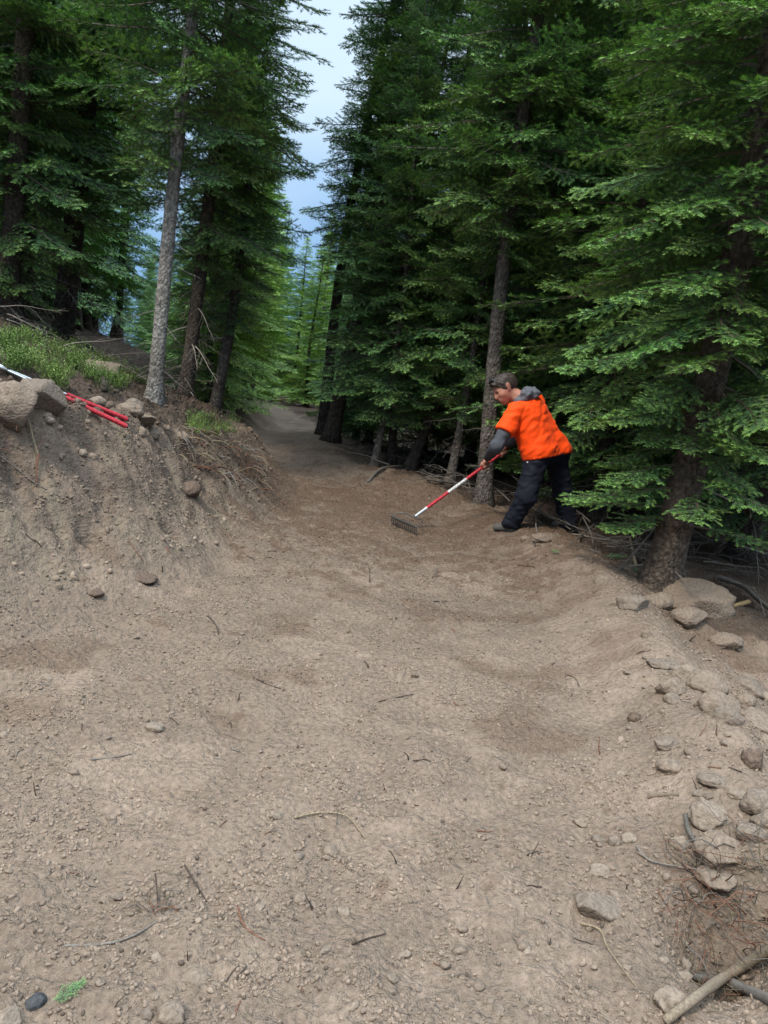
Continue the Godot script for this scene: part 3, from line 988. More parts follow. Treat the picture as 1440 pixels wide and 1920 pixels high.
func build_rocks() -> void:
	var L := [
		[1303, 1108, 112, 62, TAN, 1, 4, "large rounded tan boulder at the foot of the drooping fir"],
		[1228, 1122, 54, 36, TAN, 2, 5, "angular tan rock wedged against the large rounded boulder"],
		[1185, 1124, 54, 30, GREY, 3, 3, "low grey rock on the berm beside the wedged angular rock"],
		[1290, 1148, 60, 34, TAN, 4, 2, "half buried rock below the large rounded boulder"],
		[1135, 1085, 40, 22, TAN, 5, 4, "small flat rock under the fir sprig on the berm"],
		[1286, 1258, 42, 34, PALE, 6, 7, "sharp edged pale rock at the top of the stone heap"],
		[1322, 1272, 66, 36, TAN, 7, 3, "rounded tan rock in the stone heap, upper of the two largest"],
		[1345, 1312, 72, 50, TAN, 8, 4, "biggest tan rock in the middle of the stone heap"],
		[1365, 1338, 44, 30, GREY, 19, 3, "tan rock under the biggest rock of the stone heap"],
		[1258, 1282, 46, 34, TAN, 9, 6, "leaning wedge shaped rock at the edge of the stone heap"],
		[1418, 1345, 62, 40, TAN, 10, 3, "oval rock at the lower side of the stone heap"],
		[1403, 1282, 60, 32, GREY, 11, 6, "flat topped slab in the stone heap"],
		[1398, 1308, 30, 22, TAN, 12, 2, "round fist sized stone between slab and oval rock"],
		[1437, 1306, 30, 26, PALE, 13, 4, "pale stone behind the oval rock of the heap"],
		[1262, 1306, 30, 20, GREY, 14, 5, "small wedge stone below the leaning rock of the heap"],
		[1360, 1196, 52, 30, TAN, 15, 4, "flat tan slab half buried in the berm slope"],
		[1243, 1240, 50, 14, GREY, 16, 5, "thin flat slab above the sharp edged pale rock"],
		[1213, 1187, 18, 20, TAN, 17, 3, "small upright stone on the berm slope"],
		[1250, 1389, 34, 22, GREY, 18, 4, "lone grey stone below the stone heap"],
		[1256, 1432, 40, 22, TAN, 20, 2, "half buried round stone under the lone grey stone"],
		[1412, 1420, 42, 44, RUST, 21, 3, "rust brown round rock on the berm slope"],
		[1338, 1458, 48, 16, GREY, 22, 4, "long flat stone above the cut stick"],
		[1382, 1486, 26, 14, PALE, 23, 2, "small pale oval stone near the long flat stone"],
		[1424, 1500, 54, 40, GREY, 24, 3, "rough grey rock on the slope below the rust brown one"],
		[1328, 1522, 62, 40, PALE, 25, 5, "pale broad rock above the exposed dark root"],
		[1346, 1584, 70, 52, TAN, 26, 4, "tan rock with the dark root winding past it"],
		[1410, 1558, 48, 26, GREY, 27, 5, "flat stone next to the rock with the dark root"],
		[1434, 1530, 40, 34, TAN, 28, 3, "tan rock cut by the dark root's upper slope"],
		[1120, 1688, 82, 44, GREY, 29, 6, "flat grey slab lying alone on the trail shoulder"],
		[1256, 1872, 46, 38, PALE, 30, 6, "pale pointed rock beside the two fallen branches"],
		[1275, 1575, 34, 26, PALE, 31, 5, "tilted pale rock in front of the dark root"],
		[1180, 1568, 24, 16, PALE, 32, 1, "smooth oval pebble beside a dark flat chip"],
		[1155, 1573, 26, 18, GREY, 33, 5, "dark flat chip beside the smooth oval pebble"],
		[1125, 1629, 32, 18, PALE, 34, 1, "smooth egg shaped stone on the trail shoulder"],
		[620, 1590, 24, 20, TAN, 35, 3, "squarish tan stone by the curved pale root on the trail"],
		[290, 1359, 30, 16, PALE, 36, 3, "pale stone in a cluster of gravel on the trail"],
		[371, 1824, 44, 18, TAN, 37, 2, "long half buried tan stone in the trail"],
		[318, 1896, 48, 34, TAN, 38, 3, "broad buried rock showing through the trail"],
		[14, 1905, 34, 28, PALE, 39, 4, "pale rock next to the black stone"],
		[66, 1871, 28, 24, DUSK, 40, 5, "black stone lying on the trail"],
		[22, 742, 84, 70, TAN, 41, 3, "big rounded boulder on the lip of the cut bank"],
		[70, 724, 86, 62, GREY, 42, 7, "block shaped grey rock in front of the loppers' heads"],
		[190, 690, 84, 34, TAN, 43, 6, "flat tan boulder among the green groundcover"],
		[190, 716, 22, 28, GREY, 44, 3, "small grey rock below the flat tan boulder"],
		[182, 748, 28, 22, PALE, 45, 5, "pale angular rock beside the red loppers"],
		[204, 754, 24, 18, RUST, 46, 5, "brown split rock next to the pale angular rock"],
		[244, 764, 40, 26, TAN, 47, 3, "rounded tan rock past the red loppers"],
		[252, 755, 30, 20, GREY, 48, 3, "grey rock touching the rounded tan rock on the bank"],
		[268, 781, 42, 20, TAN, 49, 2, "half buried tan rock downhill of the rounded one"],
		[88, 776, 16, 12, PALE, 50, 2, "small pale stone below the block shaped rock"],
		[92, 785, 18, 12, PALE, 51, 2, "smaller pale stone stuck in the bank under another pale stone"],
		[287, 811, 24, 18, GREY, 52, 2, "round grey stone in the bank under the loppers' ends"],
		[266, 807, 14, 20, PALE, 53, 4, "narrow pale stone standing in the bank"],
		[345, 815, 26, 22, TAN, 54, 4, "tan stone at the root fringed end of the bank"],
		[352, 908, 46, 26, RUST, 55, 4, "brown clod of earth jutting from the cut bank"],
		[175, 855, 18, 16, TAN, 56, 3, "tan stone in the dark earth under the loppers"],
		[155, 846, 16, 12, PALE, 57, 2, "pale pebble in the dark earth under the loppers"],
		[1018, 1005, 42, 18, TAN, 58, 2, "smooth tan stone at the feet of the person raking"],
		[985, 1008, 20, 12, TAN, 59, 4, "small sharp stone at the feet of the person raking"],
		[162, 642, 20, 14, RUST, 60, 4, "brown rock under the thick dark fir"],
		[265, 1080, 50, 18, RUST, 61, 3, "brown crumbly clod at the foot of the bank"],
		[180, 1108, 26, 12, RUST, 62, 3, "small clod of dark earth below the bank"],
		[1190, 1342, 22, 20, RUST, 63, 2, "round rust brown lump on the berm"],
		[1345, 1640, 60, 24, TAN, 64, 2, "low mound of earth above the dry root tangle"],
	]
	for a in L:
		rock(a[0], a[1], a[2], a[3], a[4], a[5], a[6], a[7])
	# loose stones on the trail
	rng.seed = 51
	var n := 0
	while n < 230:
		var px := rng.randf_range(0.0, 1440.0)
		var py := 1010.0 + 910.0 * pow(rng.randf(), 0.8)
		if px < 420.0 and py < 1180.0 and rng.randf() < 0.6: continue
		var p := hit(px, py)
		var cl := n1.get_noise_2d(p.x * 1.7 + 60.0, p.z * 1.7)
		var right := smoothstep(0.6, 1.6, p.x)
		if rng.randf() > 0.35 + 1.4 * cl + 0.6 * right: continue
		var sz := 0.006 + 0.014 * pow(rng.randf(), 2.6) + 0.009 * right * rng.randf()
		var o := put("stone", stone_mesh(700 + n % 14, 2, n % 5), rock_mat([TAN, TAN, TAN, GREY, PALE][n % 5] * snappedf(rng.randf_range(0.9, 1.08), 0.09)))
		o.transform = Transform3D(Basis.from_euler(Vector3(rng.randf_range(-0.4, 0.4), rng.randf() * TAU, rng.randf_range(-0.4, 0.4))) * Basis.from_scale(Vector3(sz * rng.randf_range(1.0, 1.6), sz * rng.randf_range(0.5, 0.9), sz)), p + Vector3(0, sz * 0.05, 0))
		var tone: String = ["tan", "tan", "brownish", "grey", "pale"][n % 5]
		var form: String = ["smooth round", "squarish", "chipped", "angular", "sharp edged"][n % 5]
		var spot: String = "on the berm slope" if right > 0.7 else ("near the person raking" if p.z < -5.2 else ("below the cut bank" if p.x < row(p.z)[1] + 0.5 else ("on the middle of the trail" if p.z < -2.8 else "by the black stone")))
		tag(o, "small %s %s stone lying loose %s" % [form, tone, spot], "stone", "loose stones on the trail")
		n += 1

# ------------------------------------------------------------------ grit
func build_gravel() -> void:
	rng.seed = 61
	var holder := base("gravel", Vector3.ZERO)
	tag(holder, "fine gravel and crumbs of earth strewn over the trail and banks", "gravel", "", "stuff")
	var at := []
	var cl := []
	for i in 8:
		at.append([]); cl.append([])
	var n := 0
	while n < 40000:
		var z := -1.2 - 9.5 * pow(rng.randf(), 1.5)
		var x := rng.randf_range(-0.62, 0.62) * -z + 0.15
		var r := row(z)
		if x < r[1] - 1.5 or x > r[2] + 1.6: continue
		if x > r[2] + 0.4 and z < -6.5: continue
		var k := n1.get_noise_2d(x * 1.6 + 20.0, z * 1.6) + 0.6 * n2.get_noise_2d(x * 5.0, z * 5.0 + 70.0)
		if rng.randf() > 0.42 + k * 1.1: continue
		if n1.get_noise_2d(x * 1.3 + 500.0, z * 1.3) > 0.27 and rng.randf() < 0.8: continue
		var sz := 0.0014 + 0.0058 * pow(rng.randf(), 3.4) + 0.0003 * -z
		if x < r[1] - 0.1: sz *= 1.3
		var p := Vector3(x, height(x, z) + sz * 0.2, z)
		var w := n % 8
		at[w].append(Transform3D(Basis.from_euler(Vector3(rng.randf() * 6.0, rng.randf() * 6.0, rng.randf() * 6.0)) * Basis.from_scale(Vector3(sz * rng.randf_range(0.9, 1.7), sz * rng.randf_range(0.6, 1.0), sz)), p))
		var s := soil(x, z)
		var q := rng.randf()
		s = s * 0.86
		var c := s * rng.randf_range(0.8, 1.12)
		if q > 0.80 and x > r[1]: c = s.lerp(PALE, 0.22) * rng.randf_range(0.95, 1.15)
		elif q < 0.07: c = s * 0.45
		cl[w].append(c)
		n += 1
	n = 0
	while n < 2600:
		var z := -1.6 - 8.6 * rng.randf()
		var r := row(z)
		var t := rng.randf()
		var x := r[1] + 0.15 - (r[4] + 0.5) * t
		if rng.randf() > 0.45 + 0.9 * n1.get_noise_2d(x * 2.2 + 5.0, z * 2.2): continue
		var sz := 0.005 + 0.016 * pow(rng.randf(), 2.2)
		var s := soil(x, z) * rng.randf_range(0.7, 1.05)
		at[n % 8].append(Transform3D(Basis.from_euler(Vector3(rng.randf() * 6.0, rng.randf() * 6.0, rng.randf() * 6.0)) * Basis.from_scale(Vector3(sz * 1.3, sz * 0.8, sz)), Vector3(x, height(x, z) + sz * 0.1, z)))
		cl[n % 8].append(s)
		n += 1
	for i in 8:
		multi("grit", stone_mesh(800 + i, 1, 2 + i % 3), M.pebble, at[i], cl[i], holder)

# ------------------------------------------------------------------ sticks, roots
func stick_mesh(pts: Array, r0: float, r1: float, c: Color, sides := 7, kn := 0.0) -> ArrayMesh:
	var s := Soft.new()
	var fine := []
	var rad := []
	var cols := []
	var k := pts.size()
	for i in k - 1:
		for j in 4:
			var t := j / 4.0
			var p0: Vector3 = pts[maxi(i - 1, 0)]
			var p3: Vector3 = pts[mini(i + 2, k - 1)]
			var p1: Vector3 = pts[i]
			fine.append(p1.cubic_interpolate(pts[i + 1], p0, p3, t))
	fine.append(pts[k - 1])
	for i in fine.size():
		var t := float(i) / (fine.size() - 1)
		rad.append(lerpf(r0, r1, t) * (1.0 + 0.18 * n2.get_noise_2d(i * 1.3, r0 * 999.0 + k) + (kn if i % 5 == 2 else 0.0)))
		cols.append(c * (1.0 + 0.25 * n2.get_noise_2d(i * 0.7 + 9.0, fine[0].x * 9.0)))
	s.tube(fine, rad, sides, cols)
	return s.mesh()

const STRAW := Color(0.30, 0.235, 0.15)
const WEATHERED := Color(0.20, 0.175, 0.15)
const UMBER := Color(0.075, 0.055, 0.042)
const REDBARK := Color(0.20, 0.10, 0.065)

func lying(px: Array, lift: float, rise := []) -> Array:
	var o := []
	for i in px.size():
		var p := hit(px[i][0], px[i][1])
		o.append(p + Vector3(0, lift + (float(rise[i]) if i < rise.size() else 0.0), 0))
	return o

func stick(called: String, px: Array, r0: float, r1: float, c: Color, label: String, rise := [], group := "") -> void:
	var pts := lying(px, r0 * 0.5, rise)
	var o: Vector3 = pts[0]
	for i in pts.size(): pts[i] -= o
	var n := put(called, stick_mesh(pts, r0, r1, c), M.wood)
	n.position = o
	tag(n, label, called.replace("_", " ").split(" ")[-1], group)

func build_sticks() -> void:
	rng.seed = 71
	stick("root", [[552, 1536], [600, 1530], [650, 1537], [684, 1572]], 0.0035, 0.0025, STRAW, "curved pale root lying across the middle of the trail", [0.004, 0.012, 0.012, 0.0])
	stick("stick", [[445, 1712], [455, 1735], [475, 1752], [497, 1764]], 0.0035, 0.0022, REDBARK, "short reddish stick with an upturned end on the trail", [0.02, 0.004, 0.0, 0.0])
	stick("stick", [[345, 1634], [365, 1665], [388, 1692]], 0.003, 0.0018, UMBER, "dark twig with one end raised off the trail", [0.02, 0.015, 0.0])
	stick("stick", [[290, 1656], [294, 1680], [296, 1702]], 0.0028, 0.0015, UMBER, "short dark twig standing up from a brown tuft", [0.03, 0.015, 0.0])
	stick("branch", [[122, 1775], [205, 1770], [270, 1745], [345, 1690]], 0.0045, 0.002, WEATHERED, "long thin weathered branch lying on the trail")
	stick("stick", [[660, 1771], [690, 1760], [722, 1752]], 0.003, 0.002, UMBER, "straight dark twig lying flat on the trail")
	stick("stick", [[388, 1165], [405, 1180], [412, 1203]], 0.0035, 0.0025, UMBER, "bent dark twig near the foot of the bank", [0.03, 0.02, 0.0])
	stick("stick", [[475, 1270], [500, 1283], [527, 1292]], 0.0035, 0.002, UMBER, "dark twig lying slantwise on the pale dirt")
	stick("stick", [[710, 1316], [745, 1308], [775, 1302]], 0.003, 0.002, UMBER, "dark forked twig on the middle of the trail")
	stick("stick", [[170, 1425], [210, 1421], [247, 1414]], 0.0035, 0.002, WEATHERED, "grey brown stick lying across the trail by the gravel cluster")
	stick("stick", [[1088, 1738], [1122, 1755], [1140, 1790], [1192, 1850]], 0.0035, 0.002, STRAW, "pale bent straw coloured root on the trail shoulder", [0.01, 0.02, 0.015, 0.0])
	stick("stick", [[1214, 1496], [1240, 1493], [1272, 1492]], 0.0085, 0.0085, TAN, "short thick cut stick lying on the berm slope")
	stick("stick", [[1060, 1265], [1078, 1272], [1086, 1288]], 0.003, 0.002, UMBER, "crooked dark twig on the berm")
	stick("root", [[32, 776], [50, 800], [62, 838], [72, 862]], 0.007, 0.005, STRAW, "pale splintered root hanging down the cut bank", [0.01, 0.05, 0.04, 0.02])
	stick("root", [[72, 862], [68, 888], [70, 912]], 0.006, 0.004, REDBARK, "brown stripped root end below the pale splintered root", [0.03, 0.03, 0.0])
	stick("root", [[0, 862], [35, 888], [65, 912], [116, 936]], 0.004, 0.0025, WEATHERED, "thin grey root running down across the cut bank", [0.02, 0.02, 0.02, 0.01])
	stick("root", [[86, 752], [105, 758], [126, 754]], 0.006, 0.004, WEATHERED, "stubby root touching the lower red lopper handle", [0.01, 0.02, 0.03])
	stick("branch", [[1245, 1925], [1300, 1893], [1360, 1858], [1450, 1812]], 0.013, 0.017, Color(0.25, 0.195, 0.14), "thick pale fallen branch crossing over a grey one", [0.01, 0.03, 0.05, 0.06])
	stick("branch", [[1298, 1834], [1350, 1846], [1400, 1866], [1450, 1890]], 0.013, 0.018, WEATHERED, "grey fallen branch under the thick pale one", [0.0, 0.01, 0.01, 0.01])
	stick("branch", [[1250, 1070], [1278, 1090], [1290, 1122], [1320, 1147]], 0.006, 0.004, STRAW, "thin pale curved branch lying over the large boulder", [0.12, 0.10, 0.04, 0.0])
	stick("branch", [[1316, 1152], [1350, 1150], [1402, 1137]], 0.013, 0.02, Color(0.40, 0.27, 0.13), "broken yellowish branch stub beside the large boulder", [0.0, 0.02, 0.03])
	stick("branch", [[1345, 1098], [1390, 1115], [1420, 1140], [1450, 1160]], 0.02, 0.016, WEATHERED * 0.8, "thick grey fallen branch behind the yellowish stub", [0.06, 0.06, 0.05, 0.04])
	stick("branch", [[1368, 1115], [1410, 1128], [1432, 1165]], 0.006, 0.004, WEATHERED, "slender grey branch lying over the thick fallen one", [0.10, 0.09, 0.04])
	stick("branch", [[1178, 1027], [1184, 1045], [1192, 1062]], 0.008, 0.014, STRAW, "splintered pale branch end poking up on the berm", [0.10, 0.06, 0.0])
	stick("branch", [[1160, 1070], [1200, 1045], [1230, 1020]], 0.007, 0.01, WEATHERED, "grey branch propped against the drooping fir's trunk", [0.0, 0.12, 0.22])
	stick("root", [[1282, 1546], [1290, 1580], [1318, 1615], [1340, 1640], [1344, 1668]], 0.009, 0.006, WEATHERED * 0.6, "dark exposed root winding down the berm between two rocks", [0.03, 0.03, 0.03, 0.04, 0.0])
	stick("root", [[1192, 1592], [1215, 1618], [1260, 1632], [1305, 1636]], 0.004, 0.003, WEATHERED, "thin root curling towards the dark exposed root", [0.01, 0.01, 0.015, 0.01])
	stick("branch", [[1118, 925], [1098, 965], [1080, 1000]], 0.008, 0.004, WEATHERED, "grey forked branch hanging beside the back leg of the person", [0.28, 0.14, 0.0])
	stick("branch", [[1068, 1024], [1092, 1008], [1112, 996]], 0.008, 0.006, WEATHERED * 0.8, "crossed grey stick lying by the person's back foot", [0.0, 0.04, 0.06])
	stick("branch", [[1090, 990], [1105, 1008], [1112, 1022]], 0.007, 0.006, WEATHERED, "pale broken stick leaning by the person's back foot", [0.10, 0.05, 0.0])
	stick("branch", [[1005, 975], [1003, 995], [1010, 1006]], 0.006, 0.005, WEATHERED, "pale upright stick between the person's boots", [0.12, 0.05, 0.0])
	stick("root", [[458, 848], [480, 858], [492, 880]], 0.006, 0.003, WEATHERED, "pale root curling out of the bank's dark end", [0.03, 0.05, 0.0])
	stick("root", [[470, 920], [485, 915], [502, 918]], 0.006, 0.004, STRAW, "short pale root sticking out at the foot of the bank")
	stick("branch", [[872, 905], [880, 925], [892, 940]], 0.006, 0.004, WEATHERED, "dead grey twig leaning on the trunk behind the rake", [0.12, 0.06, 0.0])
	stick("log", [[690, 905], [715, 885], [760, 880]], 0.02, 0.014, WEATHERED, "weathered dead branch at the trail edge under the young firs", [0.0, 0.03, 0.03])
	stick("log", [[800, 905], [850, 912], [905, 918]], 0.018, 0.014, WEATHERED * 0.8, "fallen stick lying behind the rake handle", [0.03, 0.03, 0.03])
	# root fringe at the end of the cut bank
	for i in 80:
		var px := rng.randf_range(330.0, 488.0)
		var py := lerpf(800.0, 870.0, clampf((px - 330.0) / 150.0, 0.0, 1.0)) + rng.randf_range(-20.0, 60.0)
		var p := hit(px, py)
		var pts := [Vector3.ZERO]
		var d := Vector3(rng.randf_range(0.2, 1.0), rng.randf_range(-0.2, 0.5), rng.randf_range(-0.3, 1.0)).normalized()
		var l := rng.randf_range(0.05, 0.12)
		for s in 3:
			pts.append(pts[-1] + d * l)
			d = (d + Vector3(rng.randf_range(-0.5, 0.5), -0.55, rng.randf_range(-0.5, 0.5))).normalized()
		var o := put("root", stick_mesh(pts, rng.randf_range(0.003, 0.0075), 0.0015, [WEATHERED * 1.2, UMBER, REDBARK, STRAW][i % 4], 5), M.wood)
		o.position = p
		tag(o, "thin torn root fringing the dark top of the cut bank", "root", "torn roots along the cut bank")
	# small twigs strewn over the trail
	for i in 90:
		var px := rng.randf_range(20.0, 1420.0)
		var py := rng.randf_range(935.0, 1900.0)
		if py < 1000.0 and (px < 500.0 or px > 850.0): continue
		var p := hit(px, py)
		var k := p.distance_to(EYE) / FPX
		var up := rng.randf() < 0.35
		var l := rng.randf_range(12.0, 34.0) * k
		var a := rng.randf() * TAU
		var d := Vector3(cos(a), 0.0, sin(a))
		if up: d = Vector3(cos(a) * 0.4, 1.0, sin(a) * 0.4).normalized()
		var pts := [Vector3(0, -0.004 if up else 0.002, 0)]
		for s in 3:
			var q: Vector3 = pts[-1] + d * l / 3.0
			if not up: q.y = height(p.x + q.x, p.z + q.z) - p.y + 0.003
			pts.append(q)
			d = (d + Vector3(rng.randf_range(-0.35, 0.35), rng.randf_range(-0.1, 0.1) if up else 0.0, rng.randf_range(-0.35, 0.35))).normalized()
		var o := put("twig", stick_mesh(pts, (0.9 + rng.randf() * 0.9) * k, 0.6 * k, [UMBER, UMBER, WEATHERED, REDBARK][i % 4], 5), M.wood)
		o.position = p
		if up: tag(o, "small dark sprig standing up out of the trail dirt", "twig", "sprigs standing in the trail")
		else: tag(o, "small twig lying flat on the trail dirt", "twig", "twigs lying on the trail")
	# dry root tangle on the berm
	root_tangle(1385, 1735, 190, 0.17, "dry tangle of fine roots in a hollow of the berm")
	root_tangle(1335, 1695, 40, 0.10, "small wisp of fine roots above the dry root tangle")
	root_tangle(290, 1700, 22, 0.05, "brown tuft of rootlets around a standing dark twig")
	root_tangle(20, 815, 40, 0.12, "mat of fine roots in a dark hollow of the cut bank")
	root_tangle(150, 815, 36, 0.10, "mat of fine roots in the dark earth below the loppers")
	root_tangle(452, 855, 120, 0.20, "dense mat of dark roots at the end of the cut bank")
	root_tangle(1235, 1010, 60, 0.22, "brown dead twigs heaped round the foot of the drooping fir")

func root_tangle(px: float, py: float, count: int, size: float, label: String) -> void:
	var p := hit(px, py)
	var s := Soft.new()
	for i in count:
		var a := Vector3(rng.randf_range(-size, size), 0, rng.randf_range(-size, size))
		a.y = height(p.x + a.x, p.z + a.z) - p.y + rng.randf_range(0.0, size * 0.25)
		var d := Vector3(rng.randf_range(-1, 1), rng.randf_range(-0.1, 0.7), rng.randf_range(-1, 1)).normalized()
		var pts := [a]
		var l := size * rng.randf_range(0.15, 0.35)
		for k in 5:
			pts.append(pts[-1] + d * l)
			d = (d + Vector3(rng.randf_range(-0.7, 0.7), rng.randf_range(-0.6, 0.25), rng.randf_range(-0.7, 0.7))).normalized()
		var r := rng.randf_range(0.0008, 0.0026)
		var c: Color = [UMBER * 1.5, WEATHERED * 0.8, STRAW * 0.6, REDBARK][i % 4]
		s.tube(pts, [r, r, r * 0.9, r * 0.8, r * 0.7, r * 0.4], 4, [c], false)
	var o := put("root_tangle", s.mesh(), M.wood)
	o.position = p
	tag(o, label, "roots")

# ------------------------------------------------------------------ plants
func shrub_mesh(sd: int, tall: float, leaf: float, c: Color) -> ArrayMesh:
	rng.seed = sd
	var g := Geo.new()
	for i in 26:
		var a := Vector3(rng.randf_range(-0.5, 0.5) * tall * 0.6, 0, rng.randf_range(-0.5, 0.5) * tall * 0.6)
		var d := Vector3(rng.randf_range(-0.5, 0.5), 1, rng.randf_range(-0.5, 0.5)).normalized()
		var l := tall * rng.randf_range(0.5, 1.0)
		for s in 5:
			var b := a + d * l / 5.0
			stem(g, a, b, 0.0012, 0.0009, Color(0.10, 0.13, 0.05))
			for m in 4:
				if s == 0: continue
				var o := Vector3(rng.randf_range(-1, 1), rng.randf_range(0.0, 0.9), rng.randf_range(-1, 1)).normalized()
				var w := o.cross(Vector3(rng.randf_range(-0.4, 0.4), 1, rng.randf_range(-0.4, 0.4))).normalized() * leaf * 0.28
				var q := a.lerp(b, m / 4.0)
				var cc := c * rng.randf_range(0.7, 1.3)
				g.quad(q, q + o * leaf * 0.5 + w, q + o * leaf, q + o * leaf * 0.5 - w, cc)
			a = b
			d = (d + Vector3(rng.randf_range(-0.4, 0.4), 0.1, rng.randf_range(-0.4, 0.4))).normalized()
	return g.mesh()

func build_plants() -> void:
	var kinds := []
	for i in 4:
		kinds.append(shrub_mesh(1500 + i, 0.24, 0.017, [Color(0.12, 0.20, 0.035), Color(0.10, 0.17, 0.035), Color(0.14, 0.20, 0.04), Color(0.075, 0.115, 0.035)][i]))
	rng.seed = 81
	for z in [[95, 672, 95, 26, 34, 0.9], [165, 705, 75, 24, 26, 0.8], [230, 712, 40, 18, 10, 0.8], [400, 800, 42, 14, 16, 0.75], [30, 640, 50, 14, 12, 0.9], [255, 690, 40, 22, 8, 0.8], [545, 725, 30, 12, 8, 1.6], [60, 1893, 0, 0, 0, 0.3]]:
		for i in int(z[4]):
			var p := hit(z[0] + rng.randf_range(-z[2], z[2]), z[1] + rng.randf_range(-z[3], z[3]))
			var o := put("groundcover_shrub", kinds[rng.randi() % (3 if z[0] < 200 or z[0] > 350 else 4)], M.leaf)
			o.transform = Transform3D(Basis(Vector3.UP, rng.randf() * TAU).scaled(Vector3.ONE * float(z[5]) * rng.randf_range(0.6, 1.15)), p - Vector3(0, 0.02, 0))
			if z[0] > 350: tag(o, "tuft of bright green leafy groundcover at the bank's root fringed end", "plant", "groundcover at the bank's end")
			else:
				var by: String = "uphill of the loppers" if z[0] < 120 else ("beside the flat tan boulder" if z[0] < 200 else "at the foot of the pale grey trunk")
				tag(o, "%s bright green leafy shrub growing %s" % ["low" if o.scale.y < 0.75 else "taller", by], "plant", "green groundcover above the bank")
	# fir sprigs lying on the dirt
	for a in [[1125, 1048, 0.22, 0.3, "fir sprig lying on the berm by the pale splintered branch"], [1243, 1143, 0.13, 0.9, "green fir sprig lying in front of the boulders"], [1050, 1042, 0.12, 2.0, "small torn fir sprig on the dirt near the person"], [1210, 1078, 0.28, 2.6, "fir twig poking out beside the drooping fir's foot"], [88, 1898, 0.10, 1.0, "small green sprig lying next to the black stone"]]:
		var p := hit(a[0], a[1])
		var o := put("fir_sprig", boughs.near[0], foliage_tint(Color(1.0, 1.0, 1.0)))
		o.transform = Transform3D((Basis(Vector3.UP, a[3]) * Basis(Vector3(0, 0, 1), 0.2)).scaled(Vector3.ONE * float(a[2])), p + Vector3(0, 0.015, 0))
		tag(o, a[4], "sprig")
	# brushwood on the forest floor
	var brush := base("brushwood", Vector3.ZERO)
	tag(brush, "dry grey fallen twigs and brush covering the forest floor", "brushwood", "", "stuff")
	rng.seed = 91
	var at := [[], [], [], []]
	var cl := [[], [], [], []]
	var n := 0
	while n < 1000:
		var z := -6.5 - 16.0 * pow(rng.randf(), 1.6)
		var x := rng.randf_range(-0.62, 0.62) * -z
		var r := row(z)
		var dl := r[1] - x
		var dr := x - r[2]
		if dl < r[4] + 0.7 and dr < 0.25: continue
		if dl > 0.0 and z > -8.0: continue
		var s := rng.randf_range(0.3, 0.9)
		var p := Vector3(x, height(x, z) + rng.randf_range(0.0, 0.12), z)
		at[n % 4].append(Transform3D((Basis(Vector3.UP, rng.randf() * TAU) * Basis(Vector3(0, 0, 1), rng.randf_range(-0.15, 0.9 * rng.randf()))).scaled(Vector3.ONE * s), p))
		cl[n % 4].append(Color(1, 1, 1) * rng.randf_range(0.35, 1.1))
		n += 1
	for i in 4:
		multi("dry_brush", deads[i], M.deadwood, at[i], cl[i], brush)

# ------------------------------------------------------------------ tools
func rod(a: Vector3, b: Vector3, ra: float, rb: float, sides := 12, rim := 0.0) -> ArrayMesh:
	var s := Soft.new()
	var pts := [a, a.lerp(b, 0.004 if rim == 0.0 else rim), a.lerp(b, 0.5), a.lerp(b, 0.996 if rim == 0.0 else 1.0 - rim), b]
	s.tube(pts, [ra * 0.75, ra, (ra + rb) * 0.5, rb, rb * 0.75], sides, [Color.WHITE])
	return s.mesh()

func worn(m: StandardMaterial3D) -> StandardMaterial3D:   # dust and scuffs on paint
	m.albedo_texture = noise_tex(71, 0.03, 5, 0.45, 1.15, 256)
	m.uv1_triplanar = true
	m.uv1_scale = Vector3(7, 7, 7)
	m.roughness_texture = noise_tex(72, 0.04, 4, 0.6, 1.3, 256)
	m.roughness = 0.7
	return m

